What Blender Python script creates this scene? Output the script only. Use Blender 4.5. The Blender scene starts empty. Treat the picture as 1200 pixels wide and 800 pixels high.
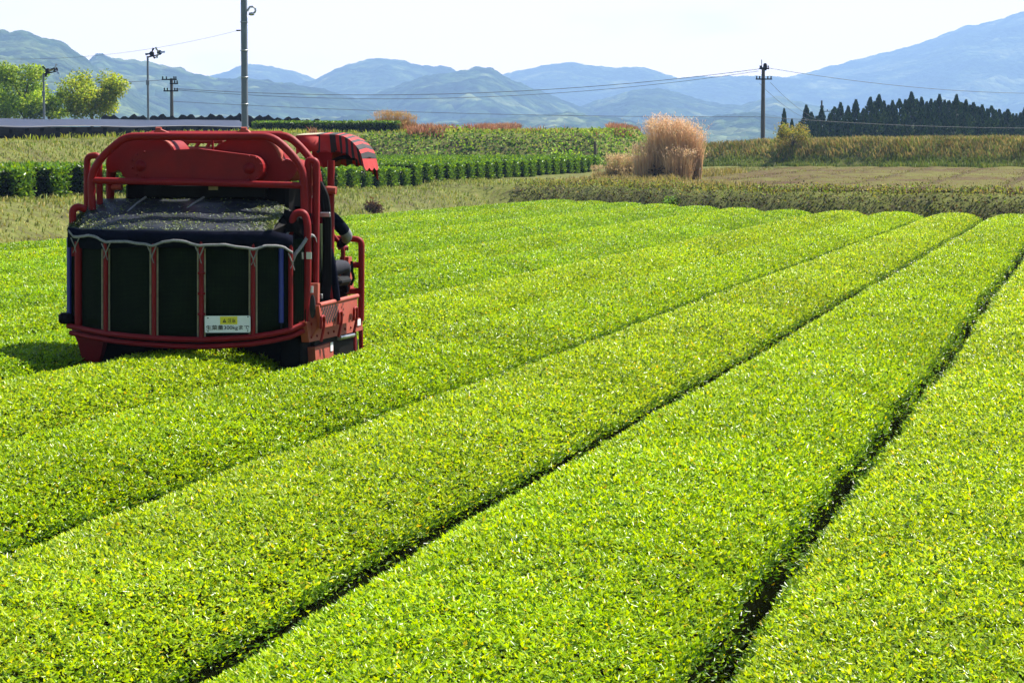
import bpy, math, random
import numpy as np
from mathutils import Vector, Matrix

random.seed(7)
rng = np.random.default_rng(11)
SC = bpy.context.scene
COL = SC.collection
PI = math.pi
R = math.radians

# ------------------------------------------------------------------ camera
EYE = 2.55
PITCH = math.atan(216 / 3000)
TH = R(12.81)                      # heading of the tea rows, clockwise from +Y
CT, ST = math.cos(TH), math.sin(TH)
cam = bpy.data.cameras.new('camera')
cam.lens = 90.0
cam.sensor_width = 36.0
cam.clip_start = 0.1
cam.clip_end = 40000
camo = bpy.data.objects.new('camera', cam)
camo.location = (0, 0, EYE)
camo.rotation_euler = (PI / 2 - PITCH, 0, 0)
COL.objects.link(camo)
SC.camera = camo


def ray(px, py):
    a, b = (px - 600) / 3000, (400 - py) / 3000
    d = Vector((a, math.cos(PITCH) + b * math.sin(PITCH), -math.sin(PITCH) + b * math.cos(PITCH)))
    return d


def at(px, py, Y):                 # the point of the place seen at (px,py) at distance Y
    d = ray(px, py)
    return Vector((0, 0, EYE)) + d * (Y / d.y)


def uv2xy(u, v):
    return u * CT + v * ST, -u * ST + v * CT


def xy2uv(x, y):
    return x * CT - y * ST, x * ST + y * CT


def px_of(x, y, z):                # numpy projection, for level-of-detail only
    dz = z - EYE
    f = y * math.cos(PITCH) - dz * math.sin(PITCH)
    w = y * math.sin(PITCH) + dz * math.cos(PITCH)
    return 600 + 3000 * x / f, 400 - 3000 * w / f


# ------------------------------------------------------------------ objects
def tag(o, label=None, cat=None, group=None, kind=None):
    if label: o['label'] = label
    if cat: o['category'] = cat
    if group: o['group'] = group
    if kind: o['kind'] = kind
    return o


def empty(name, loc=(0, 0, 0), rz=0.0, parent=None):
    o = bpy.data.objects.new(name, None)
    o.empty_display_size = 0.2
    o.location = loc
    o.rotation_euler = (0, 0, rz)
    if parent: o.parent = parent
    COL.objects.link(o)
    return o


def mesh_np(name, verts, faces, mats, parent=None, tint=None, smooth=False, matidx=None):
    """faces: (n,3) or (n,4) array"""
    me = bpy.data.meshes.new(name)
    verts = np.asarray(verts, np.float32)
    faces = np.asarray(faces, np.int32)
    n, k = faces.shape
    me.vertices.add(len(verts))
    me.vertices.foreach_set('co', verts.ravel())
    me.loops.add(n * k)
    me.loops.foreach_set('vertex_index', faces.ravel())
    me.polygons.add(n)
    me.polygons.foreach_set('loop_start', np.arange(0, n * k, k, dtype=np.int32))
    me.polygons.foreach_set('loop_total', np.full(n, k, np.int32))
    if matidx is not None:
        me.polygons.foreach_set('material_index', np.asarray(matidx, np.int32))
    me.update(calc_edges=True)
    if smooth:
        me.polygons.foreach_set('use_smooth', np.ones(n, bool))
    if tint is not None:
        a = me.attributes.new('tint', 'FLOAT_COLOR', 'POINT')
        c = np.ones((len(verts), 4), np.float32)
        c[:, :3] = tint
        a.data.foreach_set('color', c.ravel())
    for m in (mats if isinstance(mats, (list, tuple)) else [mats]):
        me.materials.append(m)
    o = bpy.data.objects.new(name, me)
    if parent: o.parent = parent
    COL.objects.link(o)
    return o


class MB:
    """collects shapes for one mesh"""
    def __init__(self):
        self.v, self.f, self.m, self.s = [], [], [], []

    def add(self, vs, fs, mi=0, smooth=False):
        b = len(self.v)
        self.v += [tuple(p) for p in vs]
        for f in fs:
            self.f.append([b + i for i in f])
            self.m.append(mi)
            self.s.append(smooth)
        return self

    def box(self, lo, hi, mi=0, bev=0.0):
        x0, y0, z0 = lo
        x1, y1, z1 = hi
        if bev <= 0:
            vs = [(x0, y0, z0), (x1, y0, z0), (x1, y1, z0), (x0, y1, z0), (x0, y0, z1), (x1, y0, z1), (x1, y1, z1), (x0, y1, z1)]
            return self.add(vs, [(0, 3, 2, 1), (4, 5, 6, 7), (0, 1, 5, 4), (1, 2, 6, 5), (2, 3, 7, 6), (3, 0, 4, 7)], mi)
        b = bev
        rings = []
        for z, i in ((z0, b), (z0 + b, 0), (z1 - b, 0), (z1, b)):
            rings.append([(x0 + i + b * (i == 0), y0 + i, z), (x1 - i - b * (i == 0), y0 + i, z), (x1 - i, y0 + i + b * (i == 0), z), (x1 - i, y1 - i - b * (i == 0), z),
                          (x1 - i - b * (i == 0), y1 - i, z), (x0 + i + b * (i == 0), y1 - i, z), (x0 + i, y1 - i - b * (i == 0), z), (x0 + i, y0 + i + b * (i == 0), z)])
        vs = [p for r in rings for p in r]
        fs = [tuple(range(7, -1, -1)), tuple(range(24, 32))]
        for k in range(3):
            for j in range(8):
                fs.append((k * 8 + j, k * 8 + (j + 1) % 8, k * 8 + 8 + (j + 1) % 8, k * 8 + 8 + j))
        return self.add(vs, fs, mi)

    def tube(self, pts, r, n=10, mi=0, closed=False, r1=None):
        pts = [Vector(p) for p in pts]
        m = len(pts)
        vs, fs = [], []
        up = None
        for i, p in enumerate(pts):
            if closed:
                t = (pts[(i + 1) % m] - pts[i - 1]).normalized()
            else:
                t = (pts[min(i + 1, m - 1)] - pts[max(i - 1, 0)]).normalized()
            if up is None:
                up = Vector((0, 0, 1)) if abs(t.z) < 0.9 else Vector((1, 0, 0))
            s = t.cross(up)
            if s.length < 1e-5: s = t.orthogonal()
            s.normalize()
            w = s.cross(t).normalized()
            up = w
            rr = r if r1 is None else r + (r1 - r) * i / (m - 1)
            for k in range(n):
                a = 2 * PI * k / n
                vs.append(p + s * math.cos(a) * rr + w * math.sin(a) * rr)
        for i in range(m if closed else m - 1):
            for k in range(n):
                a, b = i * n + k, i * n + (k + 1) % n
                c, d = ((i + 1) % m) * n + (k + 1) % n, ((i + 1) % m) * n + k
                fs.append((a, b, c, d))
        self.add(vs, fs, mi, True)
        if not closed:
            self.add(vs[:n], [tuple(range(n - 1, -1, -1))], mi)
            self.add(vs[-n:], [tuple(range(n))], mi)
        return self

    def prism(self, outline, vec, mi=0):
        """outline: list of 3D points (planar), extruded by vec"""
        vec = Vector(vec)
        a = [Vector(p) for p in outline]
        n = len(a)
        vs = a + [p + vec for p in a]
        fs = [tuple(range(n - 1, -1, -1)), tuple(range(n, 2 * n))]
        for i in range(n):
            fs.append((i, (i + 1) % n, n + (i + 1) % n, n + i))
        return self.add(vs, fs, mi)

    def sheet(self, rows, th=None, mi=0, smooth=True):
        """grid of points rows[i][j]; th: a thickness vector closes it to a slab"""
        a, b = len(rows), len(rows[0])
        P = [Vector(p) for r in rows for p in r]
        idx = lambda i, j: i * b + j
        fs = [(idx(i, j), idx(i, j + 1), idx(i + 1, j + 1), idx(i + 1, j)) for i in range(a - 1) for j in range(b - 1)]
        if th is None:
            return self.add(P, fs, mi, smooth)
        th = Vector(th)
        Q = [p + th for p in P]
        o = a * b
        fs2 = [tuple(o + q for q in reversed(f)) for f in fs]
        rim = [idx(0, j) for j in range(b)] + [idx(i, b - 1) for i in range(1, a)] + [idx(a - 1, j) for j in range(b - 2, -1, -1)] + [idx(i, 0) for i in range(a - 2, 0, -1)]
        side = [(rim[(k + 1) % len(rim)], rim[k], o + rim[k], o + rim[(k + 1) % len(rim)]) for k in range(len(rim))]
        self.add(P + Q, fs + fs2, mi, smooth)
        b0 = len(self.v) - 2 * o
        for f in side:
            self.f.append([b0 + i for i in f]); self.m.append(mi); self.s.append(False)
        return self

    def lathe(self, prof, c, axis='z', n=16, mi=0):
        """prof: (radius, along) pairs about an axis through c"""
        vs, fs = [], []
        for (r, h) in prof:
            for k in range(n):
                a = 2 * PI * k / n
                p = {'z': (r * math.cos(a), r * math.sin(a), h), 'y': (r * math.cos(a), h, r * math.sin(a)), 'x': (h, r * math.cos(a), r * math.sin(a))}[axis]
                vs.append((c[0] + p[0], c[1] + p[1], c[2] + p[2]))
        for i in range(len(prof) - 1):
            for k in range(n):
                fs.append((i * n + k, i * n + (k + 1) % n, (i + 1) * n + (k + 1) % n, (i + 1) * n + k))
        fs.append(tuple(range(n)))
        fs.append(tuple((len(prof) - 1) * n + k for k in range(n - 1, -1, -1)))
        return self.add(vs, fs, mi, True)

    def build(self, name, mats, parent=None, flat=False):
        me = bpy.data.meshes.new(name)
        me.from_pydata(self.v, [], self.f)
        me.polygons.foreach_set('material_index', np.array(self.m, np.int32))
        if not flat:
            me.polygons.foreach_set('use_smooth', np.array(self.s, bool))
        me.update()
        for m in (mats if isinstance(mats, (list, tuple)) else [mats]):
            me.materials.append(m)
        import bmesh
        bm = bmesh.new(); bm.from_mesh(me)
        bmesh.ops.recalc_face_normals(bm, faces=bm.faces)
        bm.to_mesh(me); bm.free()
        o = bpy.data.objects.new(name, me)
        if parent: o.parent = parent
        COL.objects.link(o)
        return o


def arc_path(pts, r=0.12, n=5):
    """polyline with rounded corners"""
    pts = [Vector(p) for p in pts]
    out = [pts[0]]
    for i in range(1, len(pts) - 1):
        a, b, c = pts[i - 1], pts[i], pts[i + 1]
        d1, d2 = (a - b), (c - b)
        k = min(r, d1.length * .45, d2.length * .45)
        p, q = b + d1.normalized() * k, b + d2.normalized() * k
        for j in range(n + 1):
            t = j / n
            out.append(p * (1 - t) ** 2 + b * 2 * t * (1 - t) + q * t * t)
    out.append(pts[-1])
    return out


# ------------------------------------------------------------------ materials
def nodes(name):
    m = bpy.data.materials.new(name)
    m.use_nodes = True
    nt = m.node_tree
    nt.nodes.clear()
    out = nt.nodes.new('ShaderNodeOutputMaterial')
    return m, nt, out


def N(nt, t, **kw):
    n = nt.nodes.new(t)
    for k, v in kw.items():
        if k.startswith('i_'):
            n.inputs[k[2:].replace('_', ' ')].default_value = v
        else:
            setattr(n, k, v)
    return n


def L(nt, a, b):
    nt.links.new(a, b)


def ramp(nt, fac, stops):
    r = nt.nodes.new('ShaderNodeValToRGB')
    els = r.color_ramp.elements
    while len(els) > 1: els.remove(els[-1])
    for i, (p, c) in enumerate(stops):
        e = els[0] if i == 0 else els.new(p)
        e.position = p
        e.color = (c[0], c[1], c[2], 1)
    L(nt, fac, r.inputs['Fac'])
    return r


def mat_simple(name, col, rough=.5, metal=0.0, var=.25, scale=8.0, dust=None, dust_amt=.0, spec=.5, bump=0.0, bscale=40):
    """paint, rubber, steel ...: base colour broken up by noise, with dust lying in patches"""
    m, nt, out = nodes(name)
    p = N(nt, 'ShaderNodeBsdfPrincipled', i_Roughness=rough, i_Metallic=metal)
    p.inputs['Specular IOR Level'].default_value = spec
    tc = N(nt, 'ShaderNodeTexCoord')
    no = N(nt, 'ShaderNodeTexNoise', i_Scale=scale, i_Detail=6.0, i_Roughness=.65)
    L(nt, tc.outputs['Object'], no.inputs['Vector'])
    lo = [c * (1 - var) for c in col]
    hi = [min(1, c * (1 + var)) for c in col]
    r = ramp(nt, no.outputs['Fac'], [(.3, lo), (.7, hi)])
    src = r.outputs['Color']
    if dust:
        n2 = N(nt, 'ShaderNodeTexNoise', i_Scale=scale * .6, i_Detail=8.0, i_Roughness=.7)
        L(nt, tc.outputs['Object'], n2.inputs['Vector'])
        mr = N(nt, 'ShaderNodeMapRange')
        mr.inputs[1].default_value = .45; mr.inputs[2].default_value = .8
        mr.inputs[3].default_value = dust_amt * .3; mr.inputs[4].default_value = dust_amt
        L(nt, n2.outputs['Fac'], mr.inputs[0])
        mx = N(nt, 'ShaderNodeMixRGB')
        mx.inputs['Color2'].default_value = (*dust, 1)
        L(nt, mr.outputs[0], mx.inputs['Fac']); L(nt, src, mx.inputs['Color1'])
        src = mx.outputs['Color']
        ra = N(nt, 'ShaderNodeMapRange')
        ra.inputs[3].default_value = rough; ra.inputs[4].default_value = min(1, rough + .35)
        L(nt, n2.outputs['Fac'], ra.inputs[0]); L(nt, ra.outputs[0], p.inputs['Roughness'])
    L(nt, src, p.inputs['Base Color'])
    if bump:
        n3 = N(nt, 'ShaderNodeTexNoise', i_Scale=bscale, i_Detail=4.0)
        L(nt, tc.outputs['Object'], n3.inputs['Vector'])
        b = N(nt, 'ShaderNodeBump', i_Strength=bump, i_Distance=.02)
        L(nt, n3.outputs['Fac'], b.inputs['Height']); L(nt, b.outputs['Normal'], p.inputs['Normal'])
    L(nt, p.outputs[0], out.inputs['Surface'])
    return m


def mat_leaf(name, trans=.4, rough=.35, spec=.5, gain=1.0, tgain=(1.25, 1.2, .6)):
    """leaves and blades: colour of each leaf in the 'tint' attribute, light passes through"""
    m, nt, out = nodes(name)
    at_ = N(nt, 'ShaderNodeAttribute', attribute_name='tint')
    mul = N(nt, 'ShaderNodeMixRGB', blend_type='MULTIPLY')
    mul.inputs['Fac'].default_value = 1
    mul.inputs['Color2'].default_value = (gain, gain, gain, 1)
    L(nt, at_.outputs['Color'], mul.inputs['Color1'])
    p = N(nt, 'ShaderNodeBsdfPrincipled', i_Roughness=rough)
    p.inputs['Specular IOR Level'].default_value = spec
    L(nt, mul.outputs['Color'], p.inputs['Base Color'])
    t = N(nt, 'ShaderNodeBsdfTranslucent')
    m2 = N(nt, 'ShaderNodeMixRGB', blend_type='MULTIPLY')
    m2.inputs['Fac'].default_value = 1
    m2.inputs['Color2'].default_value = (*tgain, 1)
    L(nt, mul.outputs['Color'], m2.inputs['Color1'])
    L(nt, m2.outputs['Color'], t.inputs['Color'])
    mx = N(nt, 'ShaderNodeMixShader')
    mx.inputs['Fac'].default_value = trans
    L(nt, p.outputs[0], mx.inputs[1]); L(nt, t.outputs[0], mx.inputs[2])
    L(nt, mx.outputs[0], out.inputs['Surface'])
    return m


M = {}
M['tea_leaf'] = mat_leaf('tea_leaf', .45, .28, .19, 1.13, (1.4, 1.22, .25))
M['leaf'] = mat_leaf('leaf', .35, .6, .15)
M['tree_leaf'] = mat_leaf('tree_leaf', .48, .5, .15, 1.25)
M['straw'] = mat_leaf('straw', .35, .6, .2, tgain=(1.1, 1.05, .9))
M['needle'] = mat_leaf('needle', .12, .6, .2)
M['tea_wood'] = mat_simple('tea_bush_inside', (.0045, .006, .002), .95, var=.6, scale=30, spec=.0)
M['bark'] = mat_simple('bark', (.09, .065, .045), .9, var=.4, scale=12, bump=.5)
M['red'] = mat_simple('red_paint', (.205, .003, .005), .4, var=.18, scale=5, dust=(.24, .07, .04), dust_amt=.08, spec=.22)
M['red_dusty'] = mat_simple('dusty_red_paint', (.33, .030, .016), .5, var=.22, scale=6, dust=(.40, .17, .10), dust_amt=.45)
M['black'] = mat_simple('black_rubber', (.008, .008, .009), .6, var=.4, scale=9, dust=(.06, .055, .04), dust_amt=.04, spec=.12)
M['dark'] = mat_simple('dark_steel', (.006, .005, .005), .7, var=.4, scale=9, spec=.06)
M['steel'] = mat_simple('galvanised_steel', (.42, .43, .44), .4, metal=.8, var=.15, scale=14)
M['tarp'] = mat_simple('navy_tarp', (.009, .012, .022), .30, var=.4, scale=6, dust=(.05, .06, .06), dust_amt=.10, spec=.5)
M['navy'] = mat_simple('navy_cloth', (.004, .005, .014), .9, var=.3, scale=20, spec=.05)
M['blue'] = mat_simple('blue_tube', (.010, .022, .22), .4, var=.2)
M['rope'] = mat_simple('grey_webbing', (.22, .21, .21), .8, var=.3, scale=50)
M['tan'] = mat_simple('pale_slat', (.32, .27, .17), .7, var=.3, scale=20)
M['white'] = mat_simple('white_plate', (.74, .75, .76), .45, var=.05, scale=12)
M['yellow'] = mat_simple('yellow_sticker', (.72, .62, .02), .5, var=.05)
M['ink'] = mat_simple('black_print', (.015, .015, .015), .6)
M['concrete'] = mat_simple('concrete_pole', (.085, .075, .07), .85, var=.25, scale=3, bump=.2)
M['pole_steel'] = mat_simple('grey_steel_pole', (.15, .17, .20), .5, metal=.25, var=.12, scale=3)
M['wire'] = mat_simple('cable_sheath', (.05, .05, .055), .6)
M['skin'] = mat_simple('skin', (.45, .26, .18), .6, var=.08)
M['denim'] = mat_simple('dark_trousers', (.008, .009, .020), .9, var=.3, scale=25)
M['glove'] = mat_simple('grey_sleeve_cover', (.20, .20, .22), .85, var=.25, scale=30)
M['wine'] = mat_simple('wine_red_glove', (.24, .02, .05), .8, var=.2, scale=30)


def mat_mesh_panel():
    m, nt, out = nodes('black_green_netting')
    p = N(nt, 'ShaderNodeBsdfPrincipled', i_Roughness=.75)
    p.inputs['Specular IOR Level'].default_value = .04
    tc = N(nt, 'ShaderNodeTexCoord')
    w1 = N(nt, 'ShaderNodeTexWave', wave_type='BANDS', bands_direction='X', i_Scale=28.0, i_Distortion=1.2)
    w2 = N(nt, 'ShaderNodeTexWave', wave_type='BANDS', bands_direction='Z', i_Scale=28.0, i_Distortion=1.2)
    no = N(nt, 'ShaderNodeTexNoise', i_Scale=7.0, i_Detail=8.0, i_Roughness=.75)
    for q in (w1, w2, no): L(nt, tc.outputs['Object'], q.inputs['Vector'])
    a = N(nt, 'ShaderNodeMath', operation='MULTIPLY'); L(nt, w1.outputs['Fac'], a.inputs[0]); L(nt, w2.outputs['Fac'], a.inputs[1])
    b = N(nt, 'ShaderNodeMath', operation='MULTIPLY'); L(nt, a.outputs[0], b.inputs[0]); L(nt, no.outputs['Fac'], b.inputs[1])
    r = ramp(nt, b.outputs[0], [(.0, (.003, .005, .002)), (.3, (.008, .014, .004)), (.6, (.035, .055, .014))])
    L(nt, r.outputs['Color'], p.inputs['Base Color'])
    L(nt, p.outputs[0], out.inputs['Surface'])
    return m


M['netting'] = mat_mesh_panel()


def mat_ground():
    m, nt, out = nodes('field_ground')
    p = N(nt, 'ShaderNodeBsdfPrincipled', i_Roughness=.95)
    p.inputs['Specular IOR Level'].default_value = .1
    tc = N(nt, 'ShaderNodeTexCoord')
    n1 = N(nt, 'ShaderNodeTexNoise', i_Scale=.35, i_Detail=9.0, i_Roughness=.7)
    n2 = N(nt, 'ShaderNodeTexNoise', i_Scale=3.0, i_Detail=6.0, i_Roughness=.7)
    for q in (n1, n2): L(nt, tc.outputs['Object'], q.inputs['Vector'])
    a = N(nt, 'ShaderNodeMath', operation='ADD'); L(nt, n1.outputs['Fac'], a.inputs[0]); L(nt, n2.outputs['Fac'], a.inputs[1])
    h = N(nt, 'ShaderNodeMath', operation='MULTIPLY'); L(nt, a.outputs[0], h.inputs[0]); h.inputs[1].default_value = .5
    r = ramp(nt, h.outputs[0], [(.36, (.050, .036, .022)), (.47, (.085, .085, .025)), (.54, (.11, .125, .025)), (.63, (.17, .14, .055))])
    L(nt, r.outputs['Color'], p.inputs['Base Color'])
    b = N(nt, 'ShaderNodeBump', i_Strength=.6, i_Distance=.1)
    L(nt, n2.outputs['Fac'], b.inputs['Height']); L(nt, b.outputs['Normal'], p.inputs['Normal'])
    L(nt, p.outputs[0], out.inputs['Surface'])
    return m


M['ground'] = mat_ground()

# ------------------------------------------------------------------ world, sun
SUN_AZ, SUN_EL = R(56), R(55)
w = bpy.data.worlds.new('World')
SC.world = w
w.use_nodes = True
wn = w.node_tree
wn.nodes.clear()
wo = wn.nodes.new('ShaderNodeOutputWorld')
bg = wn.nodes.new('ShaderNodeBackground')
sky = wn.nodes.new('ShaderNodeTexSky')
sky.sky_type = 'NISHITA'
sky.sun_disc = False
sky.sun_elevation = SUN_EL
sky.sun_rotation = SUN_AZ
sky.air_density = 1.0
sky.dust_density = .6
sky.ozone_density = 1.0
bg.inputs['Strength'].default_value = .055
# a bright cloud-like veil added low over the hills ahead to whiten the sky
geo = wn.nodes.new('ShaderNodeTexCoord')
sep = wn.nodes.new('ShaderNodeSeparateXYZ')
L(wn, geo.outputs['Generated'], sep.inputs[0])
def wmap(src, a_, b_):
    n = wn.nodes.new('ShaderNodeMapRange')
    n.interpolation_type = 'SMOOTHSTEP'
    n.inputs[1].default_value = a_; n.inputs[2].default_value = b_
    n.inputs[3].default_value = 0; n.inputs[4].default_value = 1
    L(wn, src, n.inputs[0])
    return n.outputs[0]
cn = wn.nodes.new('ShaderNodeTexNoise')
cn.inputs['Scale'].default_value = 7; cn.inputs['Detail'].default_value = 6
mp_ = wn.nodes.new('ShaderNodeMapping'); mp_.inputs['Scale'].default_value = (1, 1, 5)
L(wn, geo.outputs['Generated'], mp_.inputs[0]); L(wn, mp_.outputs[0], cn.inputs['Vector'])
m1 = wn.nodes.new('ShaderNodeMath'); m1.operation = 'SUBTRACT'; m1.inputs[0].default_value = 1
L(wn, wmap(sep.outputs['Z'], .07, .26), m1.inputs[1])
m2 = wn.nodes.new('ShaderNodeMath'); m2.operation = 'MULTIPLY'
L(wn, m1.outputs[0], m2.inputs[0]); L(wn, wmap(sep.outputs['Y'], .0, .6), m2.inputs[1])
m3 = wn.nodes.new('ShaderNodeMath'); m3.operation = 'MULTIPLY'
L(wn, m2.outputs[0], m3.inputs[0]); L(wn, wmap(cn.outputs['Fac'], .05, .45), m3.inputs[1])
wm = wn.nodes.new('ShaderNodeMixRGB')
wm.inputs['Color2'].default_value = (30.0, 22.0, 18.5, 1)
L(wn, m3.outputs[0], wm.inputs['Fac']); L(wn, sky.outputs[0], wm.inputs['Color1'])
L(wn, wm.outputs[0], bg.inputs['Color'])
L(wn, bg.outputs[0], wo.inputs['Surface'])
sun = bpy.data.lights.new('sun', 'SUN')
sun.energy = 5.0
sun.angle = R(.53)
sun.color = (1.0, .955, .88)
suno = bpy.data.objects.new('sun', sun)
sd = Vector((math.sin(SUN_AZ) * math.cos(SUN_EL), math.cos(SUN_AZ) * math.cos(SUN_EL), math.sin(SUN_EL)))
suno.rotation_euler = sd.to_track_quat('Z', 'Y').to_euler()
suno.location = (30, 10, 60)
COL.objects.link(suno)

SC.render.engine = 'CYCLES'
SC.view_settings.view_transform = 'Standard'
SC.view_settings.look = 'None'
SC.view_settings.exposure = 1.42
SC.view_settings.gamma = 1
cy = SC.cycles
cy.max_bounces = 6
cy.diffuse_bounces = 3
cy.glossy_bounces = 2
cy.transmission_bounces = 4
cy.volume_bounces = 0
cy.transparent_max_bounces = 8
cy.use_denoising = True
cy.caustics_reflective = False
cy.caustics_refractive = False
cy.sample_clamp_indirect = 6

# ------------------------------------------------------------------ terrain
GAP0, PITCH_ROW = -1.37, 1.85
U_EDGE = GAP0 - PITCH_ROW * 11          # left edge of the field
_vu = np.array([-60, -21.7, -17.6, -10.4, -2.0, 10, 60])
_vv = np.array([112, 102.5, 96.5, 84.5, 78.5, 77, 77])


def v_end(u):
    return np.interp(u, _vu, _vv)


def sstep(a, b, x):
    t = np.clip((x - a) / (b - a), 0, 1)
    return t * t * (3 - 2 * t)


PLAT = np.array([(-70, 78), (-35, 100), (-21.4, 115), (-15, 150), (-8.8, 165), (7.2, 165), (11.0, 169), (12.5, 185), (13, 235), (-120, 260), (-120, 78)], float)


def sdf_poly(x, y, P):
    d = np.full(x.shape, 1e18)
    s = np.ones(x.shape)
    n = len(P)
    for i in range(n):
        a, b = P[i], P[i - 1]
        ex, ey = b - a
        wx, wy = x - a[0], y - a[1]
        t = np.clip((wx * ex + wy * ey) / (ex * ex + ey * ey), 0, 1)
        dx, dy = wx - ex * t, wy - ey * t
        d = np.minimum(d, dx * dx + dy * dy)
        c1, c2, c3 = y >= a[1], y < b[1], ex * wy > ey * wx
        flip = (c1 & c2 & c3) | (~c1 & ~c2 & ~c3)
        s = np.where(flip, -s, s)
    return s * np.sqrt(d)               # negative inside


def bumps(x, y, k=1.0):
    return (np.sin(x * .9 * k + 1.3) * np.sin(y * .7 * k + .4) + .6 * np.sin(x * 2.1 * k - y * 1.3 * k) + .4 * np.sin(x * 3.7 * k + y * 4.1 * k + 2)) / 2


def terrain(x, y):
    x, y = np.asarray(x, float), np.asarray(y, float)
    u, v = xy2uv(x, y)
    w_ = v - v_end(u)
    top_l = np.interp(v, [40, 70, 150], [1.46, 1.36, 1.0])
    zl = top_l * sstep(U_EDGE - .6, U_EDGE - 5.6, u)
    zl = zl + .6 * sstep(-38, -50, u) * sstep(60, 110, v)
    zf = 1.35 * sstep(.9, 3.4, w_) + .55 * np.clip((w_ - 4) / 66, 0, 1) + 1.55 * sstep(69, 73, w_)
    z = np.maximum(zl, zf)
    sd_ = sdf_poly(x, y, PLAT)
    ptop = np.interp(y, [90, 115, 150, 165, 190, 240], [2.9, 3.22, 3.8, 4.05, 4.4, 4.6])
    kp = sstep(.3, -4.2, sd_)
    z = z * (1 - kp) + np.maximum(z, ptop) * kp
    fall = sstep(96, 150, w_) * sstep(12, 30, x) + sstep(238, 290, y) * (1 - sstep(12, 30, x))
    z = z * (1 - np.clip(fall, 0, 1)) - 6.5 * np.clip(fall, 0, 1)
    inside = (u > U_EDGE - .4) & (w_ < .6)
    z = z + np.where(inside, .0, .07) * bumps(x, y) * (np.abs(x) < 150)
    return z


def axis(lo, hi, step, far_lo, far_hi, g=1.28):
    c = list(np.arange(lo, hi + step * .5, step))
    s = step
    p = c[-1]
    while p < far_hi:
        s *= g; p += s; c.append(min(p, far_hi))
    s = step
    p = c[0]
    while p > far_lo:
        s *= g; p -= s; c.insert(0, max(p, far_lo))
    return np.array(c)


gx = axis(-60, 60, .7, -7500, 7500)
gy = axis(0, 250, .7, -150, 10500)
GX, GY = np.meshgrid(gx, gy)
GZ = terrain(GX, GY)
nv = np.stack([GX.ravel(), GY.ravel(), GZ.ravel()], 1)
ii = np.arange(len(gy) - 1)[:, None] * len(gx) + np.arange(len(gx) - 1)[None, :]
ii = ii.ravel()
gf = np.stack([ii, ii + 1, ii + 1 + len(gx), ii + len(gx)], 1)
ground = mesh_np('ground', nv, gf, M['ground'], smooth=True)
tag(ground, 'grassy soil under and around the tea field', None, None, 'structure')


# ------------------------------------------------------------------ leaf generators
def leaf_quads(P, D, Lh, W, roll, fold=.12, curl=.0):
    """folded rhombic leaves: P base, D unit direction, Lh length, W half width"""
    n = len(P)
    hz = np.stack([-D[:, 1], D[:, 0], np.zeros(n)], 1)
    nn = np.linalg.norm(hz, axis=1, keepdims=True)
    hz = np.where(nn > 1e-4, hz / np.maximum(nn, 1e-6), np.array([1.0, 0, 0]))
    nr = np.cross(hz, D)
    c, s = np.cos(roll)[:, None], np.sin(roll)[:, None]
    S = hz * c + nr * s
    Nn = np.cross(S, D)
    Lh, W = Lh[:, None], W[:, None]
    mid = P + D * Lh * .45
    tip = P + D * Lh - Nn * Lh * curl
    a = mid + S * W + Nn * Lh * fold
    b = mid - S * W + Nn * Lh * fold
    V = np.stack([P, a, tip, b], 1).reshape(-1, 3)
    k = np.arange(n) * 4
    F = np.concatenate([np.stack([k, k + 1, k + 2], 1), np.stack([k, k + 2, k + 3], 1)])
    return V, F


def dirs(az, el):
    return np.stack([np.cos(el) * np.cos(az), np.cos(el) * np.sin(az), np.sin(el)], 1)


def blades(P, h, width, az, lean, tint, tip_tint=None):
    """grass blades: bent triangles, two segments"""
    n = len(P)
    d = np.stack([np.cos(az), np.sin(az), np.zeros(n)], 1)
    s = np.stack([-np.sin(az + .8), np.cos(az + .8), np.zeros(n)], 1)
    h, width, lean = h[:, None], width[:, None], lean[:, None]
    up = np.array([[0, 0, 1.0]])
    mid = P + up * h * .6 + d * h * lean * .3
    tip = P + up * h * (1 - .25 * lean) + d * h * lean
    V = np.stack([P - s * width, P + s * width, mid + s * width * .75, mid - s * width * .75, tip], 1).reshape(-1, 3)
    k = np.arange(n) * 5
    F = np.concatenate([np.stack([k, k + 1, k + 2], 1), np.stack([k, k + 2, k + 3], 1), np.stack([k + 3, k + 2, k + 4], 1)])
    T = np.repeat(tint, 5, 0)
    if tip_tint is not None:
        T = T.reshape(n, 5, 3).copy(); T[:, 4] = tip_tint; T[:, 2:4] = .5 * (T[:, 2:4] + tip_tint[:, None]); T = T.reshape(-1, 3)
    return V, F, T


def pick(cols, n, weights=None, jit=.2):
    cols = np.array(cols, float)
    w_ = None if weights is None else np.array(weights, float) / sum(weights)
    c = cols[rng.choice(len(cols), n, p=w_)]
    return c * (1 + jit * rng.uniform(-1, 1, (n, 1))) * (1 + .3 * jit * rng.uniform(-1, 1, (n, 3)))


def noise2(x, y, s, seed=0):
    """cheap value noise"""
    x, y = x / s + seed * 17.3, y / s - seed * 9.1
    xi, yi = np.floor(x), np.floor(y)
    fx, fy = x - xi, y - yi
    fx, fy = fx * fx * (3 - 2 * fx), fy * fy * (3 - 2 * fy)
    hsh = lambda a, b: np.modf(np.abs(np.sin(a * 127.1 + b * 311.7 + seed * 74.7) * 43758.5453))[0]
    return (hsh(xi, yi) * (1 - fx) + hsh(xi + 1, yi) * fx) * (1 - fy) + (hsh(xi, yi + 1) * (1 - fx) + hsh(xi + 1, yi + 1) * fx) * fy


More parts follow.
